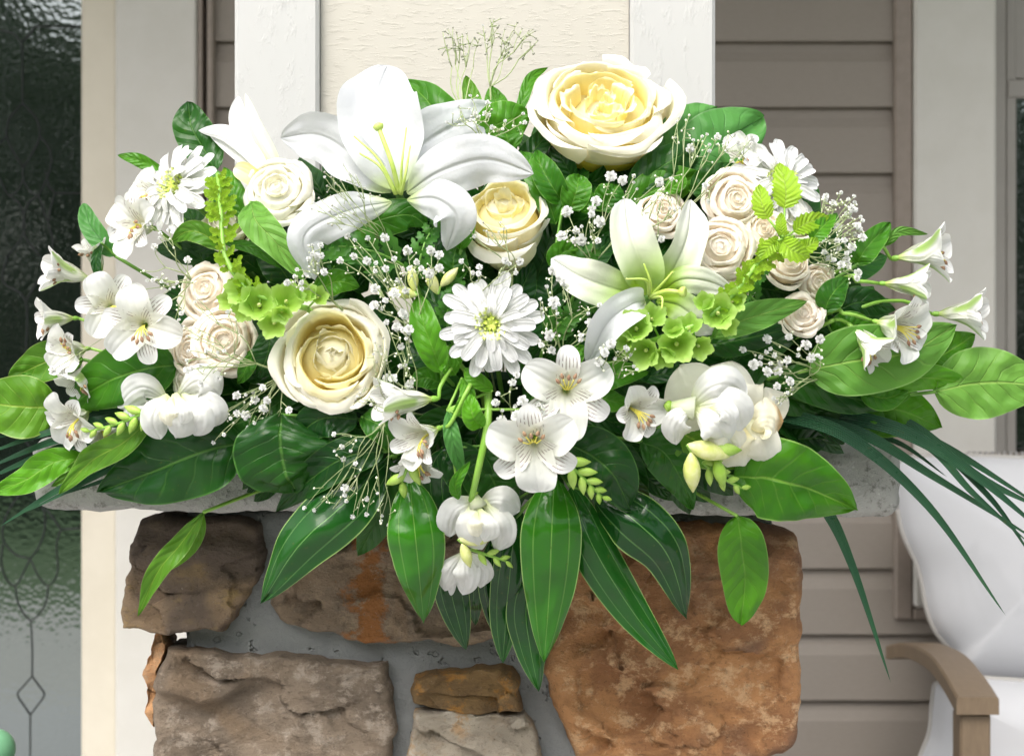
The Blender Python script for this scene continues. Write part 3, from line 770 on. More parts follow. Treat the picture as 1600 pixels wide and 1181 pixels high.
def rose_petal(c, Mx, R, r, z, rho, ha, th, seed, d=1.1, nv=16, nu=16, ruf=1., off=(0, 0)):
    rp = max(rho, 0); rn = min(rho, 0)
    path = [(.03, -d), (.42 * r + .05, -.74 * d), (r * (.90 - .12 * rn), -.34 * d + .3 * z), (r * (.95 - .02 * rn), z - .16), (r * (1 + .35 * rn), z)]
    if rp > .05: path += [(r + .10 * rp, z - .02 * rp), (r + .19 * rp, z - .13 * rp)]
    cp = cr([V3((a * R, 0, b * R)) for a, b in path], 60)
    vs, uv = [], []
    for i in range(nv + 1):
        v = 1 - (1 - i / nv) ** 1.25
        for j in range(nu + 1):
            u = j / nu * 2 - 1
            a = th + u * ha * (.40 + .60 * math.sin(min(1, v * 1.3) * PI / 2))
            nz = noise.noise(V3((math.cos(a) * 1.3, math.sin(a) * 1.3, seed * 3.7 + v * .8)))
            nz2 = noise.noise(V3((math.cos(a) * 5, math.sin(a) * 5, seed * 1.7 + v * 2)))
            te = v * (1 - (.24 + .1 * rp) * abs(u) ** 3.2 + .05 * nz * ruf - .035 * rp * max(0, 1 - abs(u) * 5) * 0)
            te = min(max(te, 0), 1); f = te * 60; k = min(int(f), 59); q = cp[k].lerp(cp[k + 1], f - k)
            rr_ = q.x * (1 + .055 * u) * (1 + .17 * nz * te * ruf) + R * .03 * nz2 * te ** 3 * ruf
            zz_ = q.z + R * (.09 * nz * te * te + .03 * nz2 * te ** 3) * ruf + R * .14 * max(0, .4 - abs(u)) * te ** 8 * (1 if rho < .6 else -1.0)
            vs.append(c + Mx @ V3((rr_ * math.cos(a) + off[0] * R * te, rr_ * math.sin(a) + off[1] * R * te, zz_))); uv.append((j / nu, v))
    fs = [(i * (nu + 1) + j, i * (nu + 1) + j + 1, (i + 1) * (nu + 1) + j + 1, (i + 1) * (nu + 1) + j) for i in range(nv) for j in range(nu)]
    return vs, fs, uv

def bloom(t_, c, dirv, roll, R, kind, mat, seed, d=1.0, jit=.04):
    rr = random.Random(seed); Mx = frame(dirv, roll)
    for ri, (n, r, z, rho, ha) in enumerate(RINGS[kind]):
        t0 = rr.uniform(0, 6.28)
        for k in range(n):
            obj('petal', rose_petal(c, Mx, R, r * rr.uniform(.95, 1.05), z + rr.uniform(-.04, .05), rho, ha * rr.uniform(.9, 1.1), t0 + 2 * PI * k / n + rr.uniform(-.2, .2), seed + ri * 5.3 + k * .77, d, ruf=.7, off=(rr.uniform(-jit, jit), rr.uniform(-jit, jit))), M[mat], t_)
    return Mx, (Mx @ V3((0, 0, 1))).normalized()

def rose(label, px, py, dh, Rpx, tilt=(0, 0), roll=0., mat='cream', imat=None, seed=1, d=1.1, ruf=1., kind='spray', cat='rose', group='large cream roses', jit=.045, sx=1., **_):
    c = Q(px, py, dh); R = Rpx * 1.04 * sc(dome(px, py) + dh)
    Mx = frame((tilt[0], -1, tilt[1])) @ Matrix.Diagonal((sx, 1, 1)) @ Matrix.Rotation(roll, 3, 'Z')
    t_ = thing('rose', label, cat, c + Mx @ V3((0, 0, -d * R)), group)
    rr = random.Random(seed)
    big = R > .035
    for ri, (n, r, z, rho, ha) in enumerate(RINGS[kind]):
        t0 = rr.uniform(0, 6.28)
        for k in range(n):
            th = t0 + 2 * PI * k / n + rr.uniform(-.2, .2)
            j = jit * (3 if (ri > 2 and big) else 1)
            g = rose_petal(c, Mx, R, r * rr.uniform(.91, 1.08), z + rr.uniform(-.06, .06), rho * rr.uniform(.6, 1.2), ha * rr.uniform(.88, 1.1), th, seed + ri * 5.3 + k * .77, d, ruf=ruf, off=(rr.uniform(-j, j), rr.uniform(-j, j)), nv=18 if big else 13, nu=20 if big else 12)
            obj('petal', g, M[imat if (imat and (ri >= 2 if kind != 'cup' else ri in (2, 3))) else mat], t_)
    obj('added_core', lathe(c, Mx @ V3((0, 0, 1)), [(.2 * R, -.9 * d * R)] + [(r_ * R, z_ * R) for r_, z_ in CORES[kind]], 20), M[imat or mat], t_)  # solid core added among the petals to lighten the gaps between them
    bc = c + Mx @ V3((0, 0, -d * R)); ax = (Mx @ V3((0, 0, 1))).normalized()
    obj('calyx', lathe(bc - ax * .10 * R, ax, [(.05 * R, 0), (.15 * R, .05 * R), (.19 * R, .14 * R), (.10 * R, .24 * R)], 10), M['stem'], t_)
    for k in range(5):
        a = k * 1.257 + seed
        e = V3((math.cos(a), math.sin(a), 0))
        obj('sepal', blade(to_w(bc, Mx, [e * .1 * R, e * .42 * R + V3((0, 0, .1 * R)), e * .72 * R + V3((0, 0, .28 * R))]), .2 * R, 'lance', -ax, 6, 3), M['mid'], t_)
    stalk(t_, bc - ax * .08 * R, px, .0024)
    return t_

rose('largest open cream rose standing highest at the top right before the white post', 944, 158, 2.5, 106, (.02, .80), .4, 'cream', 'creamy', 11, 1.25, 1.35, 'garden', jit=.05)
rose('open cream rose with deep yellow heart at lower left of centre', 520, 552, 3.0, 94, (.06, .22), 2.0, 'cream', 'creamy', 23, 1.05, 1.3, 'cup', jit=.06, sx=.93)
rose('half-open pale yellow rose in the middle below the big white lily', 788, 328, 2.5, 80, (-.12, .85), 1.0, 'cream', 'creamy', 34, 1.75, 1.1, 'bud', sx=.95)
def px_petals(t_, L):
    for k, (path, W, mt) in enumerate(L):
        pts = [Q(*p) for p in path]
        obj('petal', blade(pts, W * .94 * sc(8), 'round', ns=22, nu=14, cup=-.36, fold=-.04, wave=.22, wf=1.2, lump=.05, seed=k * 2.3 + W, base=.2), M[mt], t_)
t_ = thing('rose', 'drooping ivory rose behind white freesia at lower right, with a tan bruised petal tip', 'rose', Q(1150, 670, 0), 'large cream roses')
px_petals(t_, [([(1165, 720, -.5), (1110, 660, 3.4), (1085, 610, 4.2), (1062, 572, 2.6)], 118, 'ivory'), ([(1165, 715, 0), (1150, 650, 4.2), (1140, 600, 4.6), (1142, 566, 3.2)], 122, 'ivory'),
    ([(1150, 700, 0), (1180, 650, 4.0), (1200, 625, 3.6), (1196, 606, 2.6)], 80, 'cream'), ([(1150, 670, 1.5), (1185, 655, 5.0), (1208, 660, 4.8), (1224, 658, 4.0)], 70, 'bruised'),
    ([(1150, 640, 3), (1180, 680, 5.4), (1190, 705, 5.2), (1192, 728, 4.4)], 74, 'ivory'), ([(1140, 640, 3), (1152, 690, 5.6), (1160, 712, 5.4), (1164, 726, 4.6)], 70, 'cream'), ([(1180, 690, 3), (1190, 670, 6.0), (1202, 668, 6.0), (1210, 676, 5.4)], 40, 'cream')])
stalk(t_, Q(1160, 690, 0), 1150, .0024)

GS = 'small blush spray roses'
def srose(label, px, py, dh, Rpx, tilt=(0, 0), seed=1, mat='blush', n=17, d=1.15, curl=1., flare=0):
    return rose(label, px, py, dh, Rpx * 1.06, tilt, seed * 1.3, mat, None, seed, d, 1.0, 'bud' if n < 14 else 'spray', 'spray rose', GS)
srose('small creamy white spray rose left of the big white lily', 433, 296, 3, 56, (-.05, .5), 3, 'ivory', 19, d=1.2)
srose('half-hidden ivory spray rose under the lime green spike at left', 352, 350, 1.5, 40, (.1, .8), 4, 'ivory', 11, d=1.5, curl=.3)
srose('upper blush spray rose of the left cluster beside the lime green spike', 322, 452, 2.0, 46, (-.3, .25), 5, 'blush', 15)
srose('largest blush spray rose of the left cluster, beneath the green bells', 350, 532, 3.0, 50, (.1, .1), 6, 'blush', 19, flare=.1)
srose('blush spray rose at the outer left of the left cluster', 298, 548, 2.2, 44, (-.35, .05), 7, 'blush', 15)
srose('lowest pale spray rose of the left cluster above the white freesia', 300, 596, 1.6, 36, (-.1, -.2), 8, 'ivory', 12)
srose('blush spray rose peeping from behind the upright petals of the right lily', 1036, 330, 1.2, 38, (.05, .3), 9, 'blush', 14)
srose('topmost blush spray rose of the right cluster below the right daisy', 1150, 312, 2.6, 47, (.15, .12), 10, 'blush', 19)
srose('blush spray rose right of centre in the right cluster behind the lime leaves', 1192, 358, 2.0, 40, (.1, .3), 12, 'blush', 15)
srose('largest open blush spray rose of the right cluster beside the lily', 1126, 386, 3.6, 50, (.02, .12), 13, 'blush', 20)
srose('small blush spray rose tucked under the largest one of the right cluster', 1146, 436, 2.4, 32, (.05, .1), 14, 'blush', 14)
srose('pale spray rose behind the serrated lime leaves at right', 1240, 345, 1.0, 42, (.1, .5), 15, 'ivory', 13)
srose('half-open blush spray rose above the lowest pair at right', 1233, 410, 2.8, 37, (.1, .6), 16, 'blush', 11, d=1.3, curl=.5)
srose('blush spray rose furthest right in the right cluster', 1279, 442, 2.4, 31, (.2, .15), 17, 'blush', 14)
srose('lowest blush spray rose of the right cluster with tight spiral', 1254, 489, 3.4, 34, (-.02, .25), 18, 'blush', 16, d=1.25)

M['ystripe'] = petal_mat('petal_lily_young', (.80, .84, .66), (.74, .82, .50), (.5, .68, .2), 0, .4, .42, .28, vein=.2)
# ------------------------------------------------------------------ lilies
def lily(label, px, py, dh, petals, pist, stam, mat='lily'):
    c = Q(px, py, dh); t_ = thing('lily', label, 'lily', c + V3((0, .02, 0)), 'white lilies')
    for i, (path, W, kw) in enumerate(petals):
        m_ = kw.pop('mat', mat); sh = kw.pop('shape', 'lily')
        pts = [Q(a, b, e) for a, b, e in path]
        obj('petal', blade(pts, W * sc(dome(px, py) + dh), sh, ns=28, nu=12, seed=i * 1.9, **kw), M[m_], t_)
    if pist:
        pts = [Q(a, b, e) for a, b, e in pist]
        obj('pistil', tube(pts, .0017, .0016, 8, 14), M['pistil'], t_)
        ax = (pts[-1] - pts[-2]).normalized()
        obj('stigma', lathe(pts[-1] - ax * .001, ax, [(.001, 0), (.0032, .0015), (.0042, .004), (.0028, .0055), (.001, .0045)], 9), M['pistil'], t_)
    for s in stam:
        pts = [Q(a, b, e) for a, b, e in s]
        obj('filament', tube(pts, .0013, .0006, 6, 10), M['pistil'], t_)
    stalk(t_, Q(px, py, dh - 1.5), px, .003)
    return t_
lily('large white lily in full bloom with green pistil at upper left of centre', 622, 300, 3.0, [
    ([(626, 300, 3.2), (655, 235, 2.6), (715, 195, 2.2), (788, 172, 1.2)], 92, dict(cup=-.25, fold=.25, wave=.22)),
    ([(612, 300, 3.2), (560, 250, 3.6), (500, 212, 3.4), (438, 216, 1.6)], 84, dict(cup=.2, fold=.2, wave=.24, roll=-.3)),
    ([(620, 298, 3.6), (604, 230, 4.6), (592, 160, 5.0), (606, 102, 4.0)], 132, dict(shape='lily', cup=.22, fold=.12, wave=.18)),
    ([(636, 302, 3.8), (690, 268, 5.6), (760, 250, 6.2), (834, 272, 4.8)], 84, dict(cup=-.35, fold=.1, wave=.24, roll=.15)),
    ([(612, 316, 4.2), (545, 330, 6.0), (478, 368, 6.0), (492, 438, 3.8)], 66, dict(cup=-.45, fold=.12, wave=.24)),
    ([(636, 312, 4.2), (682, 312, 6.6), (712, 340, 6.4), (698, 392, 3.6)], 72, dict(cup=-.45, fold=.1, wave=.24)),
], [(624, 302, 4.2), (612, 255, 6.4), (593, 203, 7.4)],
   [[(620, 304, 4.2), (592, 250, 6.4), (553, 213, 7.2)], [(618, 304, 4.2), (595, 262, 6.0), (562, 240, 6.6)], [(626, 304, 4.2), (628, 255, 6.4), (635, 200, 7)], [(627, 304, 4.2), (634, 270, 6.2), (641, 228, 6.6)]])
lily('white lily with green throat and narrow pointed petals right of centre', 1015, 462, 4.4, [
    ([(1024, 462, 4.2), (1052, 420, 5.0), (1075, 370, 5.4), (1080, 312, 4.0)], 62, dict(cup=.2, fold=.3, wave=.2, mat='lilyg', roll=.3)),
    ([(1012, 460, 4.2), (1003, 420, 5.4), (985, 365, 6.0), (976, 310, 4.4)], 70, dict(cup=.25, fold=.35, wave=.2, mat='lilyg')),
    ([(1006, 464, 4.2), (960, 452, 5.2), (905, 432, 5.2), (861, 404, 3.6)], 66, dict(cup=-.15, fold=.3, wave=.2, mat='lilyg')),
    ([(1028, 462, 4.2), (1062, 438, 5.4), (1105, 440, 5.8), (1146, 456, 4.6)], 44, dict(cup=-.3, fold=.2, wave=.22, mat='lilyg')),
    ([(1026, 470, 4.2), (1060, 478, 5.4), (1090, 500, 5.4), (1118, 520, 3.6)], 52, dict(cup=-.2, fold=.3, wave=.2, mat='lilyg')),
    ([(1008, 470, 4.4), (985, 478, 6.2), (948, 508, 6.4), (918, 568, 4.0)], 54, dict(cup=.3, fold=.3, wave=.22, mat='lily')),
], [(1016, 464, 4.8), (1040, 455, 7.0), (1062, 456, 7.6)],
   [[(1014, 462, 4.8), (1010, 438, 6.6), (978, 436, 7.4)], [(1016, 462, 4.8), (1016, 440, 6.6), (1006, 412, 7.2)], [(1018, 462, 4.8), (1038, 440, 6.6), (1052, 424, 7.2)], [(1018, 466, 4.8), (1034, 465, 7.0), (1034, 484, 7.4)]])
lily('young half-open lily pointing up at the upper left of the arrangement', 430, 268, 1.5, [
    ([(436, 280, 1.0), (398, 232, 1.2), (374, 190, .8), (372, 150, .2)], 34, dict(cup=.3, fold=.2, mat='white')),
    ([(444, 278, 1.8), (420, 238, 2.4), (398, 195, 2.2), (383, 146, 1.4)], 24, dict(cup=-.5, fold=.0, mat='ystripe')),
    ([(425, 286, 1.8), (392, 238, 2.6), (352, 208, 2.4), (310, 204, 1.2)], 30, dict(cup=-.35, fold=.15, mat='white')),
    ([(420, 290, 1.6), (385, 252, 1.8), (350, 222, 1.2), (318, 196, .6)], 22, dict(cup=.3, fold=.2, mat='white')),
    ([(426, 296, 2.0), (400, 280, 2.6), (380, 268, 2.2), (366, 262, 1.8)], 30, dict(cup=.4, fold=.2, mat='creamy')),
], None, [])

# ------------------------------------------------------------------ daisy chrysanthemums
def daisy(label, px, py, dh, Rpx, tilt, roll, seed, flat=1.0, rings=((15, 1.04, .02, .27), (15, .86, .15, .25), (12, .58, .24, .18))):
    c = Q(px, py, dh); R = Rpx * sc(dome(px, py) + dh); Mx = frame((tilt[0], -1, tilt[1]), roll)
    t_ = thing('chrysanthemum', label, 'daisy', c + Mx @ V3((0, 0, -.15 * R)), 'white daisy chrysanthemums')
    rr = random.Random(seed)
    ax = Mx @ V3((0, 0, 1))
    for ri, (n, L, lift, W) in enumerate(rings):
        for k in range(n):
            a = 2 * PI * k / n + ri * .17 + rr.uniform(-.09, .09); e = V3((math.cos(a), math.sin(a), 0))
            l = L * R * rr.uniform(.88, 1.06); z = (lift + rr.uniform(-.07, .09)) * R * flat
            sd = V3((-e.y, e.x, 0)) * rr.uniform(-.06, .06) * R
            pts = [e * .08 * R + V3((0, 0, ri * .02 * R)), e * .42 * l + V3((0, 0, z * 1.1 + .04 * R)), e * .78 * l + sd * .6 + V3((0, 0, z * 1.1)), e * l + sd + V3((0, 0, z * rr.uniform(.5, 1.1)))]
            obj('petal', blade(to_w(c, Mx, pts), W * R, 'chrys', ax, 9, 6, fold=.15, cup=.28, seed=rr.random() * 9, wave=.06), M['chrys'], t_)
    fl = []
    for k in range(46):
        q = math.sqrt((k + .5) / 46); a = k * 2.39996; e = V3((math.cos(a), math.sin(a), 0)); r = q * .30 * R
        top = e * (r * (1.15 if q > .5 else .8)) + V3((0, 0, (.14 + .16 * q) * R))
        pts = [e * r * .8 + V3((0, 0, .04 * R)), e * (r * 1.12) + V3((0, 0, .20 * R + .07 * q * R)), top + V3((0, 0, .06 * R)), top - e * .05 * R + V3((0, 0, .015 * R))]
        fl.append(blade(to_w(c, Mx, pts), .075 * R, 'chrys', ax, 4, 3, cup=.8))
    o = obj('disc_florets', join(*fl), M['chrysy'], t_); o['kind'] = 'stuff'
    obj('disc', lathe(c - ax * .02 * R, ax, [(.05 * R, 0), (.2 * R, .04 * R), (.16 * R, .09 * R), (.02 * R, .11 * R)], 12), M['chrysy'], t_)
    stalk(t_, c - ax * .1 * R, px, .002)
    return t_
daisy('white daisy chrysanthemum facing forward at the very centre', 768, 508, 5.0, 80, (-.02, .05), .1, 5)
daisy('white daisy chrysanthemum turned left at the upper left', 282, 298, 2.5, 78, (-.85, .45), .3, 6)
daisy('white daisy chrysanthemum at the upper right behind the lime leaves', 1212, 292, 1.2, 80, (.35, .35), .2, 7)

# ------------------------------------------------------------------ six-petalled alstroemeria and freesia
def six(t_, c, dirv, roll, L, op, Wo=.80, Wi=.50, mo='wstripe', mi='wspot', cup=.35, stamen=True, mb=None, wave=.12, rec=0.0, sh=('obov', 'spat'), tube_mat='stemlime'):
    Mx = frame(dirv, roll); ax = (Mx @ V3((0, 0, 1))).normalized()
    if op < .62 and Wo == .80: Wo, Wi = .56, .36
    def lp(a, b): return (a[0] + (b[0] - a[0]) * op, a[1] + (b[1] - a[1]) * op)
    def path(a, s, lift=0.):
        e = V3((math.cos(a), math.sin(a), 0))
        q = [(.04, -.5), (.12, -.2), lp((.20, .2), (.36, .06)), lp((.30, .52), (.68, .12)), lp((.36, .88), (1.0, .04 - rec))]
        return [e * (r * L * s) + V3((0, 0, (z * s + (lift if i > 2 else 0)) * L)) for i, (r, z) in enumerate(q)]
    def hint(a):
        e = V3((math.cos(a), math.sin(a), 0)); return Mx @ (V3((0, 0, .2 + op)) - e * (1.25 - op))
    for k in range(3):
        a = PI / 2 + k * 2 * PI / 3
        obj('petal', blade(to_w(c, Mx, path(a, 1.0)), Wo * L, sh[0], hint(a), 18, 12, fold=.15, cup=cup, wave=wave, seed=k * 2.1 + L * 900), M[mo], t_)
    for k in range(3):
        a = PI / 6 + k * 2 * PI / 3
        if k == 2: a = -PI / 2
        if k == 1: a = PI - PI / 6
        obj('petal', blade(to_w(c, Mx, path(a, .95, .03)), Wi * L, sh[1], hint(a), 18, 12, fold=.1, cup=cup * .9, wave=wave, seed=k * 1.3 + L * 500), M[mi if k != 2 or mb is None else mb], t_)
    if stamen:
        for k in range(5):
            a = -PI / 2 + (k - 2) * .35; e = V3((math.cos(a), math.sin(a), 0))
            pts = to_w(c, Mx, [V3((0, 0, -.3 * L)), e * .10 * L + V3((0, 0, .15 * L)), e * (.26 + .04 * (k % 2)) * L + V3((0, 0, (.32 + .05 * (k % 3)) * L))])
            s_ = obj('stamen', tube(pts, .0006, .0004, 5, 6), M['yellow'], t_)
            obj('anther', egg(pts[-1] - ax * .001, ax * .3 + Mx @ e, .0052, .0016, 7, 5), M['anther'], s_)
    return Mx, ax

def alstro(label, px, py, dh, Lpx, dirv, roll=0., op=.85, to=None, **kw):
    c = Q(px, py, dh); L = Lpx * sc(dome(px, py) + dh)
    d_ = V3(dirv).normalized(); b = c - d_ * .5 * L
    t_ = thing('alstroemeria', label, 'alstroemeria', b, 'white alstroemeria blossoms')
    six(t_, c, dirv, roll, L, op, **kw)
    obj('calyx', egg(b - d_ * .16 * L, d_, .3 * L, .075 * L, 8, 6), M['stemlime'], t_)
    if to is None: stalk(t_, b - d_ * .1 * L, px, .0012, 'stemlime')
    else: obj('stem', tube([b - d_ * .12 * L] + [Q(*q) for q in to] + [anchor(px)], .0014, .0018, 6, 14), M['stemlime'], t_)
    return t_
F = -1.0
alstro('alstroemeria facing right on the left side, above the frontmost one', 172, 478, 4.0, 60, (.25, F, .1), .55, .9)
alstro('frontmost wide open alstroemeria on the left with brown flecked centre', 222, 508, 5.0, 66, (.0, F, -.05), .25, 1.0)
alstro('alstroemeria facing left below the left daisy', 216, 352, 3.0, 64, (-.75, F, .1), .9, .8)
alstro('alstroemeria with brown anthers tucked left of the left daisy', 238, 305, 1.0, 52, (-.8, F, .5), .2, .75)
alstro('side-on alstroemeria with green striped petals at the far left edge', 108, 428, 2.5, 66, (-1.0, -.5, .25), 1.2, .35)
alstro('green striped alstroemeria just below the bright leaf at far left', 150, 405, 1.5, 50, (-.3, -.5, 1), 0, .35)
alstro('white alstroemeria bud-like bloom facing left at the left edge', 88, 498, 2.5, 56, (-1, -.5, -.05), .4, .5)
alstro('alstroemeria with dark anthers lower on the left edge', 112, 548, 3.2, 56, (-.8, -.9, -.15), 2.2, .7)
alstro('white alstroemeria seen from behind below the frontmost left one', 128, 588, 3.0, 54, (-.5, -.5, -.8), 1.0, .5)
alstro('lowest left alstroemeria resting on the grass blades', 118, 655, 3.5, 60, (-.6, -.9, -.5), .3, .85)
alstro('small alstroemeria behind the lime buds at lower left', 160, 678, 2.5, 40, (.3, -.8, -.6), 1.4, .6)
alstro('centre alstroemeria with two brown streaked petals below the daisy', 886, 612, 5.5, 78, (.05, F, -.12), PI, 1.0, cup=.25)
alstro('alstroemeria with long streaked petals pointing down at bottom centre', 834, 694, 6.5, 82, (-.05, F, -.35), PI + .1, .9, cup=.3)
alstro('alstroemeria turned right beside the ivory rose', 992, 640, 5.0, 58, (.55, -.9, -.25), .6, .75)
alstro('closed bell shaped alstroemeria right under the left cream rose', 640, 625, 5.5, 78, (-1, -.4, -.05), .2, .22, to=[(690, 600, 4.0), (720, 570, 2)])
alstro('ruffled alstroemeria below the closed bell shaped one', 662, 680, 6.0, 72, (-.55, -.7, -.25), .8, .55, to=[(705, 660, 5), (745, 590, 3)])
alstro('lowest of the three centre left alstroemerias, pointing down', 652, 716, 5.0, 58, (-.1, -.6, -1), .3, .6)
alstro('highest alstroemeria on the right reaching far sideways', 1440, 398, 3.0, 78, (1, -.45, .12), .9, .45, to=[(1370, 385, 2.0), (1300, 430, 0)])
alstro('alstroemeria with broad green stripe second from top on the right', 1412, 444, 4.0, 62, (1, -.35, -.05), .2, .3, to=[(1340, 440, 3.5), (1290, 450, 1)])
alstro('open alstroemeria with brown fleck facing right at the right side', 1400, 510, 5.0, 72, (.8, -.8, -.25), 1.1, .65, to=[(1320, 490, 4), (1270, 500, 1)])
alstro('drooping green striped alstroemeria lowest on the right', 1352, 532, 4.5, 66, (.65, -.5, -.75), .2, .35, to=[(1305, 500, 3.0), (1260, 520, 1)])
alstro('furthest right alstroemeria with a green striped upper petal', 1500, 490, 3.0, 70, (1, -.45, .0), .9, .4, to=[(1400, 470, 1), (1300, 500, 0)])
alstro('alstroemeria behind the blush roses at the upper right', 1160, 252, .5, 54, (-.5, -.8, .35), .4, .75)

def budstick(t_, pts, n, r0, r1, mats, spread=.9):
    """a tapering stick of overlapping buds"""
    w_ = [Q(*p) for p in pts]; C_ = cr(w_, n)
    obj('bud_stem', tube(w_, .0013, .0009, 6, 10), M['stemlime'], t_)
    for i in range(n + 1):
        f = i / n; T = (C_[min(i + 1, n)] - C_[max(i - 1, 0)]).normalized()
        r = r0 + (r1 - r0) * f; s = 1 if i % 2 else -1
        sd = T.cross(V3((0, -1, 0))).normalized() * s
        obj('bud', egg(C_[i], T + sd * spread * (1 - .5 * f), r * 4.2, r, 9, 7), M[mats[0] if f < .35 else mats[1]], t_)
def freesia(label, blooms, buds, stem=None):
    c = Q(*blooms[0][:3]); t_ = thing('freesia', label, 'freesia', c, 'white freesias')
    for (px, py, dh, L, dv, roll, op) in blooms:
        l = L * 1.3 * sc(dome(px, py) + dh); cc_ = Q(px, py, dh)
        Mx, ax = six(t_, cc_, dv, roll, l, op, .78, .70, 'white', 'white', cup=.55, stamen=False, wave=.14, sh=('obov', 'obov'))
        if op > .3: six(t_, cc_ + ax * .02 * l, dv, roll + .5, l * .78, op * .6, .72, .62, 'ivory', 'white', cup=.6, stamen=op > .6, wave=.14, sh=('obov', 'obov'))
        obj('flower_tube', lathe(cc_ - ax * 1.1 * l, ax, [(.06 * l, 0), (.09 * l, .3 * l), (.2 * l, .75 * l)], 9), M['bud'] if L < 30 else M['ivory'], t_)
        obj('calyx', egg(cc_ - ax * 1.25 * l, ax, .32 * l, .10 * l, 8, 6), M['budg'], t_)
    for b in buds: budstick(t_, *b)
    if stem: obj('stem', tube([Q(*q) for q in stem], .0030, .0022, 8, 16), M['stemlime'], t_)
    else: stalk(t_, c + V3((0, .02, 0)), blooms[0][0], .0018, 'stemlime')
    return t_
def freesia2(label, base, petals, buds, tubes, stem=None):
    t_ = thing('freesia', label, 'freesia', Q(*base), 'white freesias')
    px_petals(t_, petals)
    for a_, b_, r in tubes:
        A, B = Q(*a_), Q(*b_); d_ = B - A
        obj('flower_tube', lathe(A, d_, [(.25 * r, 0), (.5 * r, d_.length * .35), (r, d_.length)], 10), M['ystripe'], t_)
        obj('calyx', egg(A - d_ * .12, d_, d_.length * .4, r * .55, 8, 6), M['budg'], t_)
    for q in buds: budstick(t_, *q)
    if stem: obj('stem', tube([Q(*q) for q in stem], .0030, .0022, 8, 16), M['stemlime'], t_)
    else: stalk(t_, Q(*base), base[0], .0018, 'stemlime')
freesia2('hanging white freesia at the bottom centre on a thick lime stem', (745, 785, 4.4), [
    ([(748, 788, 3.6), (772, 782, 4.8), (790, 785, 5.0), (812, 798, 4.0)], 50, 'white'), ([(748, 782, 4), (718, 792, 5.4), (704, 812, 5.4), (702, 838, 4.6)], 48, 'white'), ([(755, 782, 4.4), (780, 812, 5.6), (784, 836, 5.4), (776, 860, 4.6)], 48, 'white'),
    ([(742, 782, 4.6), (738, 812, 6.2), (744, 838, 6.2), (754, 858, 5.2)], 60, 'white'), ([(748, 794, 5.4), (760, 816, 6.8), (762, 832, 6.8), (756, 846, 6.2)], 38, 'white'), ([(744, 800, 6), (742, 815, 7.2), (744, 828, 7.2), (748, 838, 6.8)], 26, 'ivory'),
    ([(726, 862, 3.8), (706, 885, 5.2), (697, 905, 5.0), (694, 922, 4.2)], 38, 'white'), ([(728, 862, 3.8), (748, 882, 5.0), (754, 900, 4.8), (750, 918, 4.2)], 38, 'white'), ([(726, 860, 4.2), (728, 888, 5.8), (728, 906, 5.6), (722, 928, 4.6)], 46, 'white'), ([(718, 870, 3.8), (708, 900, 4.4), (705, 930, 4.0)], 16, 'white')],
    [([(716, 842, 5.9), (722, 848, 5.9)], 1, .0056, .0048, ('bud', 'bud')), ([(735, 858, 5), (765, 868, 5), (790, 876, 4.8)], 5, .0030, .0019, ('budg', 'budg'))], [((740, 770, 4.6), (746, 790, 4.8), .007)],
    [(762, 600, 2.5), (762, 660, 4.5), (748, 730, 5.5), (736, 782, 4.8)])
freesia2('white freesia with lime bud stick at the lower left', (275, 622, 3.0), [
    ([(262, 626, 3.0), (230, 606, 4.4), (206, 612, 4.4), (184, 636, 3.4)], 52, 'white'), ([(255, 640, 2.6), (225, 640, 3.8), (206, 652, 3.8), (200, 668, 3.0)], 44, 'white'), ([(276, 622, 2.8), (302, 598, 4.4), (322, 600, 4.4), (344, 618, 3.4)], 62, 'white'), ([(288, 620, 3.2), (316, 630, 4.8), (330, 645, 4.8), (328, 668, 4)], 54, 'white'),
    ([(262, 616, 4.2), (244, 640, 5.8), (240, 662, 5.8), (250, 686, 4.8)], 52, 'white'), ([(284, 616, 4.2), (304, 640, 5.6), (310, 660, 5.6), (304, 680, 4.8)], 50, 'white'), ([(272, 614, 4.6), (276, 645, 6.3), (278, 666, 6.2), (276, 684, 5.2)], 60, 'white'), ([(268, 620, 5.4), (262, 640, 6.9), (262, 654, 6.9), (266, 666, 6.4)], 32, 'ivory'), ([(276, 620, 5.4), (284, 638, 6.9), (286, 650, 6.9), (284, 662, 6.4)], 30, 'white')],
    [([(232, 642, 5.0), (190, 660, 5.0), (140, 674, 4.6)], 9, .0040, .0022, ('budg', 'budg'))], [((345, 596, 2.4), (318, 606, 3.2), .008)])
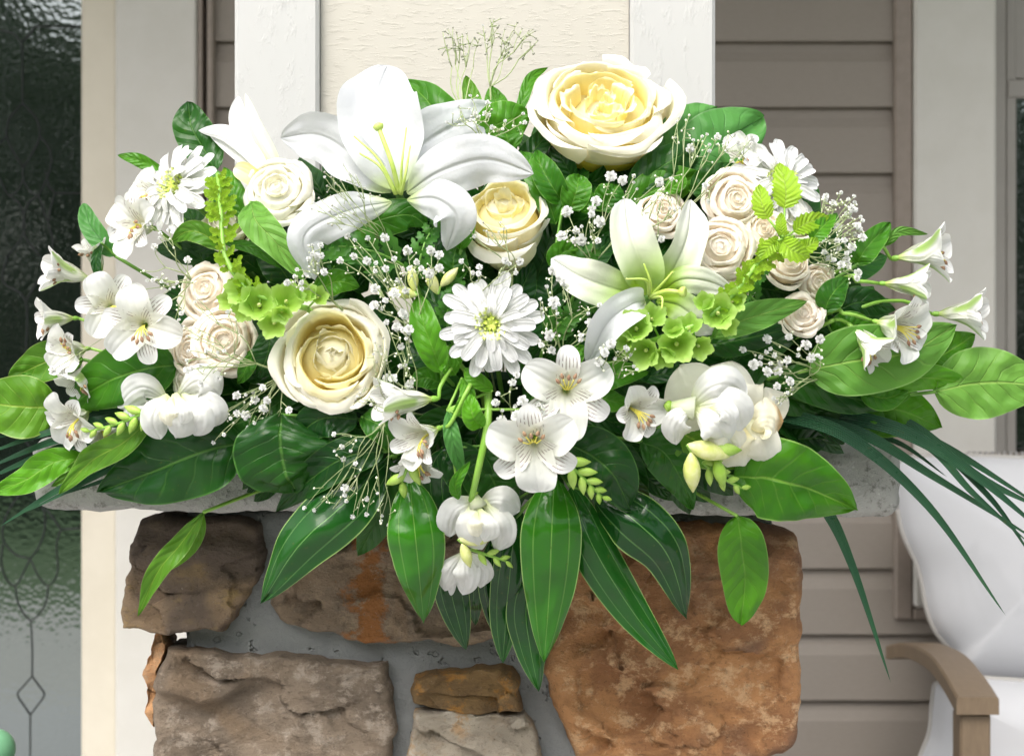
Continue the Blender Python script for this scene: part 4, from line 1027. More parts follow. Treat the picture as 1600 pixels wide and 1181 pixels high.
freesia2('white freesia with yellow buds lying over the ivory rose at right', (1100, 636, 5.0), [
    ([(1078, 636, 5.4), (1110, 606, 7.0), (1140, 602, 7.0), (1166, 618, 6.0)], 62, 'white'), ([(1085, 636, 5.6), (1125, 632, 7.4), (1152, 645, 7.4), (1160, 672, 6.4)], 66, 'white'), ([(1085, 640, 5.8), (1108, 656, 7.8), (1126, 672, 7.6), (1134, 692, 6.6)], 60, 'white'),
    ([(1084, 642, 5.4), (1066, 652, 6.8), (1056, 670, 6.6), (1056, 694, 5.6)], 46, 'white'), ([(1108, 638, 6.8), (1128, 640, 8.2), (1140, 650, 8.2), (1144, 664, 7.6)], 36, 'white'), ([(1096, 668, 5.4), (1116, 684, 6.8), (1132, 696, 6.8), (1146, 712, 5.8)], 44, 'ivory'), ([(1100, 660, 5), (1130, 672, 6.4), (1150, 688, 6.4), (1152, 706, 5.8)], 40, 'ivory')],
    [([(1074, 695, 7.0), (1080, 706, 7.0)], 1, .0078, .0072, ('bud', 'bud')), ([(1105, 702, 6.8), (1118, 716, 6.8)], 1, .0062, .0055, ('budg', 'budg')), ([(1098, 722, 6.0), (1125, 745, 6.0), (1158, 762, 5.4)], 6, .0036, .0022, ('budg', 'budg'))], [((1042, 634, 5.2), (1086, 638, 6.0), .009)])
t_ = thing('freesia', 'lime green freesia bud stick right of the bottom centre alstroemeria', 'freesia', Q(885, 720, 6), 'white freesias')
budstick(t_, [(885, 722, 6), (915, 750, 6), (940, 776, 5.5)], 8, .0042, .0022, ('budg', 'budg')); stalk(t_, Q(885, 722, 6), 885, .0014, 'stemlime')
t_ = thing('alstroemeria', 'green alstroemeria buds below the lowest centre left bloom', 'flower buds', Q(640, 735, 5), 'unopened buds')
budstick(t_, [(640, 722, 5.2), (632, 742, 5.0), (628, 752, 4.8)], 2, .0046, .0036, ('budg', 'budg')); stalk(t_, Q(640, 722, 5), 640, .0012, 'stemlime')
t_ = thing('alstroemeria', 'pair of yellow green buds left of the centre daisy', 'flower buds', Q(660, 455, 4), 'unopened buds')
budstick(t_, [(652, 462, 4.4), (648, 456, 4.4)], 1, .0050, .0045, ('bud', 'bud')); budstick(t_, [(684, 460, 4.0), (688, 448, 4.0)], 1, .0048, .0044, ('bud', 'bud')); stalk(t_, Q(665, 470, 3), 665, .0012, 'stemlime')

# ------------------------------------------------------------------ bells of ireland
def bellcup(c, dirv, R, seed):
    Mx = frame(dirv, seed); n = 40; m = 8; vs, uv = [], []
    for i in range(m + 1):
        v = i / m
        for k in range(n):
            a = 2 * PI * k / n
            lob = 1 + (.09 * math.cos(5 * a + seed) + .05 * math.cos(15 * a + seed * 3)) * v * v + .08 * noise.noise(V3((math.cos(a) * 1.5, math.sin(a) * 1.5, seed))) * v
            r = R * (.14 + .86 * v ** .75) * lob * (1 + .12 * v ** 6)
            z = R * (-1.05 + 1.05 * v ** 1.2) + R * (.15 * math.cos(5 * a + seed) + .05 * math.cos(11 * a)) * v ** 3
            vs.append(c + Mx @ V3((r * math.cos(a), r * math.sin(a), z))); uv.append((k / n, v))
    fs = [(i * n + k, i * n + (k + 1) % n, (i + 1) * n + (k + 1) % n, (i + 1) * n + k) for i in range(m) for k in range(n)]
    return (vs, fs, uv), c + Mx @ V3((0, 0, -1.05 * R))
def bells(label, path, cups, tuft, seed):
    c = Q(*path[0]); t_ = thing('bells_of_ireland', label, 'bells of ireland', c, 'lime green bells of ireland spikes')
    st = cr([Q(*p) for p in path], 30)
    obj('stem', tube(st, .0022, .0016, 7, 0), M['stemlime'], t_)
    rr = random.Random(seed)
    for (px, py, dh, R, dv) in cups:
        g, b = bellcup(Q(px, py, dh), dv, .92 * R * sc(8), rr.random() * 6)
        o = obj('bell', g, M['bell'], t_)
        near = min(st, key=lambda s: (s - b).length)
        obj('bell_stalk', tube([near, b], .0008, .0008, 5, 0), M['stemlime'], o)
        obj('seed', egg(b, V3(dv), R * sc(8) * .5, R * sc(8) * .16, 7, 5), M['bud'], o)
    # tufts of small pointed bracts along part of the stem: (start, end, count, length px)
    for (f0, f1, n, Lp, Wp) in tuft:
        for k in range(n):
            f = f0 + (f1 - f0) * (k + rr.random() * .6) / n; i = min(int(f * 30), 29); p = st[i]
            T = (st[i + 1] - st[i]).normalized(); a = k * 2.4
            A = T.cross(V3((0, -1, .01))).normalized(); B = V3((0, -1, 0))
            e = (A * math.cos(a) + B * (math.sin(a) * .8)).normalized()
            l = Lp * sc(7) * rr.uniform(.7, 1.2)
            obj('bract', blade([p, p + e * l * .5 + T * l * .15, p + e * l * .95 + T * l * .45], Wp * sc(7) * rr.uniform(.8, 1.2), 'lance', V3((0, -1, .3)), 9, 5, fold=.3, wave=.3, serr=.6, seed=k), M['lime'], t_)
    stalk(t_, st[0], path[0][0], .002, 'stemlime')
    return t_
bells('lime green bells of ireland spike curving through the left side', [(480, 482, 3.5), (430, 470, 5.0), (385, 450, 5.5), (352, 400, 5.8), (345, 330, 5.8), (340, 272, 4.6)],
      [(402, 472, 6.4, 27, (.0, -1, .2)), (450, 464, 6.0, 25, (.3, -1, .4)), (425, 508, 6.2, 20, (-.1, -1, -.25)), (372, 452, 6.4, 22, (-.4, -1, .1)), (478, 455, 5.6, 17, (.4, -1, .5)), (380, 486, 5.8, 17, (-.3, -1, -.4)), (500, 462, 5.0, 14, (.5, -1, .3)), (352, 470, 5.6, 15, (-.6, -1, 0)), (440, 492, 6.6, 15, (.1, -1, -.6))],
      [(.35, .72, 24, 22, 11), (.72, 1.0, 26, 30, 13)], 3)
bells('lime green bells of ireland spike sloping across the right centre', [(985, 545, 4.5), (1040, 525, 6.0), (1100, 500, 6.8), (1150, 455, 7.0), (1190, 405, 6.8), (1240, 370, 5.8)],
      [(992, 508, 7.0, 24, (-.2, -1, .3)), (1022, 492, 6.6, 19, (.2, -1, .5)), (1004, 552, 6.8, 24, (-.4, -1, -.3)), (1058, 540, 7.6, 26, (-.05, -1, -.15)), (1124, 487, 8.0, 25, (0, -1, .1)), (1096, 545, 7.2, 18, (.3, -1, -.4)), (1036, 560, 7.0, 18, (0, -1, -.6)), (1150, 470, 7.6, 17, (.4, -1, .1)), (1078, 505, 7.4, 18, (0, -.8, .6)), (1140, 510, 7.4, 15, (.4, -1, -.2)), (975, 532, 6.6, 15, (-.7, -1, 0)), (1100, 470, 7.6, 15, (-.2, -1, .5)), (1052, 512, 7.8, 15, (0, -1, .3))],
      [(.50, .80, 30, 22, 12), (.80, 1.0, 14, 24, 14)], 9)
def mint(label, leaves, base):
    c = Q(*base); t_ = thing('mint_sprig', label, 'leaf sprig', c, 'serrated lime leaves')
    for path, W, mt in leaves:
        p0 = Q(*path[0])
        l_ = obj('leaf', blade([Q(*p) for p in path], W * sc(8), 'ovate', ns=26, nu=8, fold=.25, wave=.12, serr=.22, seed=path[0][0]), M[mt], t_)
        obj('petiole', tube([c, p0.lerp(c, .5) + V3((0, -.003, 0)), p0], .0009, .0008, 5, 6), M['stemlime'], l_)
    stalk(t_, c, base[0], .0014, 'stemlime')
mint('tip cluster of serrated lime leaves in front of the right daisy and roses', [
    ([(1200, 342, 7.2), (1190, 318, 7.6), (1187, 288, 7.0)], 32, 'lime'), ([(1226, 326, 7.0), (1228, 295, 7.4), (1218, 254, 6.6)], 44, 'lime'),
    ([(1222, 368, 7.4), (1220, 350, 7.6), (1221, 332, 7.2)], 17, 'lime'), ([(1240, 362, 6.6), (1262, 348, 7.0), (1296, 338, 6.6)], 30, 'lime'),
    ([(1268, 376, 6.4), (1282, 358, 6.8), (1306, 336, 6.2)], 30, 'bright'), ([(1220, 375, 7.0), (1240, 392, 7.6), (1266, 402, 7.0)], 34, 'lime'), ([(1215, 376, 7.2), (1200, 388, 7.6), (1185, 408, 7.2)], 22, 'lime'), ([(1245, 385, 6.4), (1262, 385, 7.0), (1280, 372, 6.6)], 24, 'lime')], (1222, 374, 6.6))

# ------------------------------------------------------------------ foliage
def leafy(name, label, cat, leaves, group=None, stalkmat='stem', mids=None, stalk_r=.0014):
    b0 = leaves[0][0][0]; c = Q(*b0); t_ = thing(name, label, cat, c, group)
    for path, W, sh, mt, kw in leaves:
        kw = dict(kw); kw.setdefault('lump', .10); pts = [Q(*p) for p in path]; gr = kw.pop('res', (34, 12))
        L = sum((pts[i + 1] - pts[i]).length for i in range(len(pts) - 1))
        l_ = obj('leaf', blade(pts, W * sc(dome(path[0][0], path[0][1])), sh, ns=gr[0], nu=gr[1], seed=path[0][0] * .37 + path[0][1], **kw), M[mt], t_)
        if path[0] != b0:
            obj('petiole', tube([c, c.lerp(pts[0], .6) + V3((0, .004, 0)), pts[0]], .0011, .0009, 5, 6), M[stalkmat], l_)
    stalk(t_, c, b0[0], stalk_r, stalkmat)
    return t_
GL = 'glossy three-veined leaves hanging over the cap'
k1 = dict(fold=.22, cup=-.12, wave=.05)
k2 = dict(fold=.12, cup=-.2, wave=.07)
k3 = dict(fold=.2, cup=.0, wave=.12)
leafy('glossy_leaf_spray', 'long glossy leaf hanging to the lower left with a broad pale sheen', 'leaf spray', [([(612, 716, .5), (545, 780, 4.6), (470, 850, 6.6), (408, 942, 6.8)], 96, 'lance', 'gloss', dict(fold=-.30, cup=-.1, roll=.15, wave=.05))], GL)
leafy('glossy_leaf_spray', 'bright glossy leaf hanging left of the bottom freesia', 'leaf spray', [([(640, 750, 2.4), (648, 830, 5.6), (655, 900, 6.4), (662, 972, 5.6)], 88, 'ovate', 'glossb', dict(fold=-.22, cup=-.15, wave=.05)), ([(696, 880, 1.5), (708, 940, 2.6), (728, 1016, 2.6)], 54, 'ovate', 'gloss', dict(fold=-.2, cup=-.2))], GL)
leafy('glossy_leaf_spray', 'frontmost glossy leaf hanging straight down at the bottom centre with darker leaves behind', 'leaf spray', [
    ([(866, 745, 2.6), (862, 830, 6.2), (858, 930, 7.2), (850, 1034, 6.2)], 94, 'ovate', 'glossb', dict(fold=-.2, cup=-.2, wave=.04)),
    ([(838, 880, 1.8), (822, 950, 3.4), (828, 1010, 3.6), (842, 1080, 3.0)], 62, 'ovate', 'gloss', dict(fold=-.2, cup=-.2)), ([(808, 780, .6), (800, 870, 2.4), (790, 960, 2.6), (786, 1036, 2.2)], 60, 'lance', 'gloss', dict(fold=.2, cup=-.3, roll=-.3)),
    ([(770, 840, .4), (768, 900, 1.6), (778, 960, 1.6), (790, 1010, 1.2)], 46, 'lance', 'gloss', k1), ([(742, 880, .6), (740, 930, 1.4), (742, 976, 1)], 32, 'ovate', 'gloss', k1)], GL)
leafy('glossy_leaf_spray', 'pair of glossy leaves hanging right of the bottom centre toward the rust slab', 'leaf spray', [
    ([(892, 762, 1.4), (925, 850, 4.4), (985, 950, 5.8), (1060, 1046, 5.6)], 70, 'ovate', 'gloss', dict(fold=-.3, cup=-.1, roll=-.1)),
    ([(930, 770, 1.4), (990, 812, 4.4), (1045, 870, 5.6), (1072, 964, 5.0)], 92, 'ovate', 'gloss', dict(fold=-.24, cup=-.2, roll=-.1))], GL)
leafy('glossy_leaf_spray', 'dark pointed leaf behind the streaked bottom alstroemeria', 'leaf spray', [([(880, 690, 3.0), (925, 712, 4.4), (960, 745, 4.6), (985, 797, 3.8)], 92, 'ovate', 'dark', k1), ([(700, 700, 1.6), (690, 760, 2.2), (705, 840, 2)], 62, 'ovate', 'gloss', k1), ([(750, 700, 1.4), (770, 750, 2), (800, 800, 1.6)], 90, 'ovate', 'dark', k1), ([(690, 700, 1.4), (735, 745, 2.0), (745, 810, 1.8)], 74, 'ovate', 'dark', k1)], GL)
leafy('glossy_leaf_spray', 'very dark leaf behind the baby breath at the bottom left of centre', 'leaf spray', [([(606, 715, 1.0), (600, 780, 1.4), (580, 830, 1.2), (560, 868, .8)], 56, 'ovate', 'dark', k1), ([(650, 700, .6), (650, 760, 1.2), (640, 800, 1)], 60, 'ovate', 'dark', k1)], GL)
leafy('glossy_leaf_spray', 'dark narrow leaf with wavy edge lying left above the pale sheen leaf', 'leaf spray', [([(600, 705, 3.2), (545, 712, 3.8), (490, 745, 3.8), (430, 800, 2.8)], 62, 'ovate', 'dark', k3), ([(565, 650, 3.0), (600, 670, 3.4), (620, 710, 3.0)], 50, 'ovate', 'mid', k1)], GL)
leafy('broad_leaf', 'broad heart shaped dark leaf pointing down under the left cream rose', 'leaf', [([(440, 648, 3.4), (438, 690, 4.6), (446, 735, 4.6), (462, 768, 3.8)], 152, 'ellip', 'dark', dict(fold=.12, cup=-.22, wave=.06)), ([(560, 655, 2.6), (500, 655, 3.4), (450, 695, 3.0)], 60, 'ovate', 'dark', k1)])
leafy('broad_leaf', 'largest dark veined leaf with its tip at the lower left over the cap', 'leaf', [([(385, 690, 2.0), (320, 705, 3.6), (235, 738, 3.6), (155, 768, 2.6)], 128, 'ovate', 'dark', dict(fold=.12, cup=-.2, wave=.06)), ([(400, 650, .8), (360, 665, 1.6), (300, 680, 1.4)], 70, 'ovate', 'dark', k2)])
leafy('broad_leaf', 'dark green leaf under the frontmost left alstroemeria', 'leaf', [([(275, 570, 2.4), (220, 578, 3.2), (160, 600, 3.2), (104, 640, 2.2)], 100, 'ovate', 'mid', dict(fold=.15, cup=-.2)), ([(300, 600, .6), (250, 615, 1.2), (190, 640, 1)], 70, 'ovate', 'dark', k2)])
leafy('broad_leaf', 'olive leaf with pale midrib running off the left edge', 'leaf', [([(88, 636, 1.4), (45, 636, 2.2), (0, 632, 2.2), (-60, 625, 1.2)], 98, 'ovate', 'olive', k1)])
leafy('broad_leaf', 'pale green pointed leaf above the olive leaf at the left edge', 'leaf', [([(130, 562, 1.0), (90, 560, 1.6), (50, 575, 1.4), (12, 594, .8)], 62, 'ovate', 'olive', dict(fold=.15, cup=.1)), ([(20, 585, .8), (50, 598, 1.4), (82, 612, .8)], 22, 'lance', 'bright', k3)])
leafy('narrow_leaf', 'twisted yellow green leaf drooping over the left end of the cap', 'leaf', [([(238, 650, 3.8), (195, 690, 4.2), (140, 722, 3.8), (92, 772, 2.8)], 42, 'lance', 'olive', dict(fold=.3, wave=.3, twist=.5)), ([(200, 700, 1.6), (150, 722, 2), (80, 760, 1.6)], 40, 'lance', 'olive', k3)])
leafy('narrow_leaf', 'lime green leaf at the lower left edge below the grass blades', 'leaf', [([(135, 715, 1.2), (85, 722, 2.0), (40, 750, 2.0), (-15, 770, 1)], 48, 'lance', 'bright', dict(fold=.15, wave=.2))])
leafy('narrow_leaf', 'olive leaf hanging from a yellow twig in front of the tan corner stone', 'leaf', [([(318, 800, 2.6), (282, 850, 3.0), (245, 895, 2.8), (216, 962, 2.2)], 34, 'lance', 'olive', dict(fold=.35, wave=.25, twist=.6)), ([(318, 800, 1.6), (300, 845, 2.0), (262, 892, 1.6)], 30, 'lance', 'olive', k1)], stalkmat='stemlime')
leafy('broad_leaf', 'oval mid green leaf hanging by itself before the rust slab', 'leaf', [([(1152, 806, 4.4), (1158, 850, 5.2), (1164, 910, 5.2), (1157, 974, 4.4)], 76, 'ellip', 'mid', dict(fold=.15, cup=-.12))], stalkmat='stemlime')
leafy('broad_leaf', 'large bright green leaf lying over the right part of the cap', 'leaf', [([(1146, 745, 3.8), (1200, 748, 5.0), (1265, 765, 5.0), (1338, 796, 3.6)], 130, 'ovate', 'bright', dict(fold=.10, cup=-.22, roll=.15, wave=.05))])
leafy('broad_leaf', 'dark olive leaf pointing down beneath the alstroemeria beside the ivory rose', 'leaf', [([(1000, 690, 2.6), (1035, 705, 3.4), (1062, 745, 3.4), (1082, 794, 2.6)], 70, 'ovate', 'dark', k2), ([(1040, 660, 2.4), (1090, 690, 3.2), (1165, 728, 3.2)], 80, 'ovate', 'olive', k2)])
leafy('narrow_leaf', 'pale green pointed leaf right of the centre alstroemeria', 'leaf', [([(930, 600, 4.4), (960, 585, 5.2), (1014, 582, 5.0)], 42, 'ovate', 'bright', k1), ([(925, 610, 4), (950, 625, 4.4), (985, 632, 4)], 36, 'ovate', 'mid', k1), ([(892, 580, 3.8), (895, 560, 4.6), (915, 540, 4.2)], 34, 'ovate', 'bright', k1)])
leafy('broad_leaf', 'largest pale green leaf under the right alstroemerias', 'leaf', [([(1262, 578, 2.4), (1330, 565, 4.0), (1420, 550, 4.2), (1494, 508, 3.2)], 108, 'ovate', 'light', dict(fold=.1, cup=-.15, wave=.05))], stalkmat='stemlime')
leafy('broad_leaf', 'broad light veined leaf reaching past the far right edge', 'leaf', [([(1462, 612, 2.6), (1520, 600, 3.2), (1575, 598, 3.2), (1640, 606, 2.4)], 112, 'ovate', 'light', dict(fold=.12, cup=-.15)), ([(1440, 570, 1.2), (1478, 552, 2.2), (1524, 522, 1.6)], 66, 'ovate', 'bright', k2)])
leafy('broad_leaf', 'green leaf layered between the two largest pale leaves on the right', 'leaf', [([(1365, 620, 1.6), (1420, 592, 3.0), (1470, 592, 3.0), (1526, 606, 2.2)], 48, 'ovate', 'bright', dict(fold=.1, cup=-.2, roll=.4)), ([(1345, 612, 2.2), (1385, 622, 2.8), (1424, 606, 2.4)], 40, 'ovate', 'bright', k2)])
leafy('broad_leaf', 'shaded dark leaves under the right side above the grass blades', 'leaf', [([(1215, 588, 1.0), (1270, 600, 1.8), (1330, 622, 1.8), (1400, 632, 1)], 62, 'ovate', 'dark', k2), ([(1330, 640, 0), (1400, 640, .8), (1470, 668, .4)], 92, 'ovate', 'mid', k2), ([(1230, 640, -.5), (1300, 640, 0), (1380, 655, -.3)], 60, 'ovate', 'dark', k2), ([(1190, 600, 0), (1230, 620, .5), (1290, 640, .5)], 60, 'ovate', 'dark', k2)])
leafy('narrow_leaf', 'bright green upright leaf beside the highest right alstroemeria', 'leaf', [([(1338, 414, 2.4), (1352, 390, 3.0), (1390, 348, 2.4)], 40, 'ellip', 'mid', dict(fold=.2)), ([(1380, 385, 1.6), (1405, 362, 2.4), (1450, 366, 2)], 15, 'lance', 'light', k1), ([(1375, 385, 1.4), (1395, 370, 1.8), (1408, 354, 1.4)], 16, 'lance', 'bright', k1)])
leafy('narrow_leaf', 'green leaf between the lowest blush roses and the right alstroemerias', 'leaf', [([(1288, 486, 3.6), (1300, 460, 4.2), (1325, 434, 3.6)], 44, 'ovate', 'mid', k1), ([(1300, 490, 1.0), (1345, 472, 1.6), (1400, 484, 1)], 52, 'ovate', 'dark', k2), ([(1300, 520, 1.6), (1330, 508, 2), (1370, 512, 1.6)], 46, 'ovate', 'bright', k2)])
leafy('narrow_leaf', 'long pale leaf crossing below the right blush roses', 'leaf', [([(1112, 528, 4.0), (1150, 505, 5.0), (1200, 488, 5.0), (1262, 470, 4.4)], 46, 'lance', 'light', dict(fold=.1, wave=.2)), ([(1100, 540, 2.4), (1160, 530, 3.2), (1240, 512, 2.6)], 50, 'ovate', 'dark', k2)])
leafy('broad_leaf', 'big blue green leaves at the upper right in front of the siding', 'leaf', [([(1060, 285, -.5), (1100, 245, .6), (1140, 215, .6), (1190, 185, 0)], 118, 'ellip', 'under', dict(fold=.08, cup=-.15, wave=.05)), ([(1030, 262, -1), (1055, 225, 0), (1082, 195, 0), (1118, 170, -.4)], 78, 'ellip', 'under', dict(fold=.1, cup=-.1)), ([(1080, 300, .8), (1120, 280, 1.4), (1165, 262, 1)], 54, 'ovate', 'dark', k2)])
leafy('broad_leaf', 'dark leaves right below the topmost cream rose', 'leaf', [([(985, 300, .4), (1020, 270, 1.4), (1060, 245, 1.4), (1104, 224, .8)], 60, 'ovate', 'dark', k2), ([(980, 320, .2), (1040, 290, 1.0), (1098, 272, .8)], 66, 'ovate', 'mid', k2), ([(1040, 300, 1.4), (1060, 285, 1.8), (1068, 272, 1.6)], 26, 'ovate', 'bright', k1)])
leafy('narrow_leaf', 'small pointed leaf standing upright left of the tall baby breath stems', 'leaf', [([(746, 192, 0), (738, 160, .6), (728, 118, 0)], 32, 'ovate', 'olive', dict(fold=.4))])
leafy('narrow_leaf', 'short leaf between the tall baby breath stems above the lily', 'leaf', [([(784, 196, -.6), (776, 165, 0), (768, 134, -.6)], 40, 'ovate', 'mid', k1)])
leafy('narrow_leaf', 'slender curling leaf left of the topmost cream rose', 'leaf', [([(806, 190, .2), (818, 155, .6), (830, 122, .6), (856, 106, .2)], 19, 'lance', 'mid', dict(fold=.3, twist=.6))])
leafy('broad_leaf', 'round green leaf between the lily and the topmost cream rose', 'leaf', [([(742, 212, 1.0), (772, 196, 1.8), (800, 186, 1.8), (826, 178, 1.2)], 68, 'ellip', 'mid', k2), ([(800, 235, .6), (790, 205, 1.2), (796, 180, 1)], 54, 'ovate', 'mid', k2)])
leafy('broad_leaf', 'green leaf behind the upper petals of the big lily', 'leaf', [([(668, 232, .4), (690, 195, 1.0), (668, 158, 1.0), (634, 126, .2)], 74, 'ovate', 'mid', k2)])
leafy('leaf_sprig', 'dark folded leaves between the half-open rose and the topmost rose', 'leaf sprig', [([(880, 318, 2.2), (862, 290, 3.2), (846, 260, 3.4), (838, 236, 2.6)], 44, 'ovate', 'mid', dict(fold=.4)), ([(868, 350, 1.4), (855, 310, 2.2), (832, 262, 2.0), (815, 236, 1.4)], 44, 'ovate', 'mid', dict(fold=.3)), ([(890, 330, 2.2), (900, 300, 3.0), (905, 274, 2.6)], 46, 'ellip', 'mid', dict(fold=.3)), ([(905, 330, 2.2), (915, 315, 2.8), (925, 300, 2.4)], 38, 'ovate', 'bright', k1), ([(862, 420, 2), (880, 395, 2.6), (910, 388, 2.2)], 40, 'ovate', 'mid', k1), ([(940, 330, 1.2), (955, 305, 1.8), (965, 290, 1.4)], 50, 'ovate', 'mid', k1)])
leafy('broad_leaf', 'green leaf between the lily petal tip and the half-open rose', 'leaf', [([(720, 390, 2.4), (722, 350, 3.4), (712, 318, 3.4), (696, 296, 2.6)], 42, 'ovate', 'bright', dict(fold=.2)), ([(712, 440, 1.6), (708, 410, 2.4), (716, 375, 2)], 48, 'ovate', 'mid', k2)])
leafy('broad_leaf', 'tall upright dark leaf at the upper left behind the young lily', 'leaf', [([(338, 268, .2), (318, 232, .8), (298, 195, .8), (294, 160, .2)], 64, 'ellip', 'dark', dict(fold=.12, cup=-.1)), ([(352, 318, 1.0), (338, 290, 1.8), (322, 262, 1.6)], 42, 'ovate', 'under', k2)])
leafy('narrow_leaf', 'thin leaf with curling tip pointing left above the left daisy', 'leaf', [([(262, 272, .2), (232, 258, .6), (210, 248, .6), (184, 243, 0)], 22, 'lance', 'mid', dict(fold=.2))])
leafy('narrow_leaf', 'rounded bright leaf at the far left above the striped alstroemeria', 'leaf', [([(180, 400, 1.2), (160, 378, 1.8), (140, 350, 1.8), (130, 318, 1.0)], 34, 'ellip', 'under', dict(fold=.2)), ([(158, 380, 2.8), (150, 410, 3.2), (162, 455, 2.6)], 16, 'lance', 'dark', k1)])
leafy('broad_leaf', 'long pale green leaf curling down from the small creamy rose', 'leaf', [([(392, 316, 4.4), (400, 345, 5.2), (432, 380, 5.0), (476, 440, 3.8)], 50, 'ovate', 'light', dict(fold=.15, wave=.12)), ([(345, 388, 3.4), (318, 366, 4.2), (292, 362, 4.2), (268, 378, 3.4)], 34, 'ovate', 'olive', dict(fold=.25)), ([(350, 380, 2.6), (395, 388, 3.2), (440, 420, 2.6)], 18, 'lance', 'mid', k1), ([(380, 340, 1.4), (365, 300, 2), (350, 262, 1.6)], 36, 'ovate', 'mid', k1)])
leafy('broad_leaf', 'upright broad leaf left of the centre daisy', 'leaf', [([(690, 582, 4.0), (676, 545, 4.8), (662, 505, 4.8), (656, 462, 4.0)], 46, 'ellip', 'mid', dict(fold=.2)), ([(712, 585, 3.6), (698, 568, 4.2), (672, 560, 3.6)], 30, 'ovate', 'bright', k1), ([(700, 540, 2.6), (705, 560, 3), (690, 590, 2.6)], 36, 'ovate', 'bright', k1), ([(690, 600, 2.6), (665, 590, 3), (640, 600, 2.6)], 34, 'ovate', 'mid', k1)])
leafy('leaf_sprig', 'pale narrow leaves on the lime stems between the lower centre blooms', 'leaf sprig', [([(700, 640, 4.6), (708, 690, 5.2), (724, 745, 4.6)], 26, 'lance', 'under', dict(fold=.2)), ([(752, 668, 5.0), (738, 648, 5.8), (735, 615, 5)], 32, 'ovate', 'bright', dict(fold=.3)), ([(722, 590, 4), (730, 620, 4.6), (705, 655, 4.6)], 24, 'lance', 'bright', k1), ([(716, 780, 5.4), (712, 755, 5.8), (735, 720, 5.2)], 18, 'lance', 'bright', dict(fold=.4)), ([(770, 610, 4), (740, 590, 4.6), (725, 575, 4)], 24, 'ovate', 'bright', k1), ([(835, 640, 4.4), (845, 620, 5), (830, 605, 4.4)], 28, 'ovate', 'mid', k1)], stalkmat='stemlime')
leafy('broad_leaf', 'dark leaf right of the left blush roses', 'leaf', [([(425, 512, 1.4), (420, 545, 2.4), (412, 570, 2.2), (398, 592, 1.6)], 50, 'ovate', 'dark', k2), ([(400, 545, 2), (385, 575, 2.6), (372, 600, 2)], 26, 'ovate', 'mid', k1), ([(490, 460, 1.8), (525, 440, 2.6), (562, 448, 2)], 40, 'ovate', 'bright', k2)])
# soft lime stems on the right of the lily etc.
leafy('broad_leaf', 'dark leaf tucked beneath the curling petals of the big lily', 'leaf', [([(548, 372, 1.4), (590, 345, 2.4), (640, 336, 2.4), (668, 355, 1.6)], 56, 'ovate', 'mid', k2), ([(520, 420, .6), (560, 390, 1.2), (610, 380, 1)], 70, 'ovate', 'dark', k2)])

# fern fronds
def fern(label, path, n, L0, W0, seed, dh=0):
    pts = [Q(a, b, c + dh) for a, b, c in path]; t_ = thing('fern_frond', label, 'fern', pts[0], 'fern fronds among the flowers')
    C_ = cr(pts, n); obj('rachis', tube(C_, .0012, .0005, 5, 0), M['stem'], t_)
    rr = random.Random(seed)
    for i in range(1, n + 1):
        f = i / n; T = (C_[i] - C_[i - 1]).normalized(); sd = T.cross(V3((0, -1, 0))).normalized()
        for s in (-1, 1):
            l = L0 * sc(6) * (1 - .6 * f) * rr.uniform(.85, 1.1); d_ = (sd * s + T * .9).normalized()
            obj('leaflet', blade([C_[i], C_[i] + d_ * l * .5 + V3((0, -.002, 0)), C_[i] + d_ * l + T * l * .2], W0 * sc(6), 'lance', ns=12, nu=4, fold=.2, serr=.7, seed=i), M['fern'], t_)
    stalk(t_, pts[0], path[0][0], .0012)
fern('fern frond fanning left beneath the big lily', [(640, 420, 2.6), (590, 395, 4.2), (530, 385, 4.4), (490, 400, 3.8)], 9, 50, 13, 2)
fern('fern frond upright beneath the right petal of the big lily', [(650, 450, 2.4), (655, 410, 4.0), (668, 370, 3.8), (690, 345, 3.2)], 7, 34, 12, 3)
fern('fern frond between the half-open rose and the right lily', [(900, 450, 2.2), (905, 420, 3.2), (925, 395, 3.0)], 6, 34, 12, 4)
fern('fern frond to the right of the centre daisy', [(850, 540, 2.6), (880, 500, 3.6), (920, 480, 3.2)], 7, 36, 12, 5)
fern('fern frond left of the centre daisy petals', [(700, 520, 2.6), (700, 480, 3.8), (715, 445, 3.4)], 7, 30, 11, 6)
fern('fern frond below the right blush roses', [(1190, 480, 2.4), (1170, 455, 3.4), (1190, 425, 3.0)], 6, 32, 11, 8)
fern('fern frond under the green bells at right centre', [(930, 560, 2.6), (945, 520, 3.8), (960, 495, 3.4)], 6, 34, 12, 9)

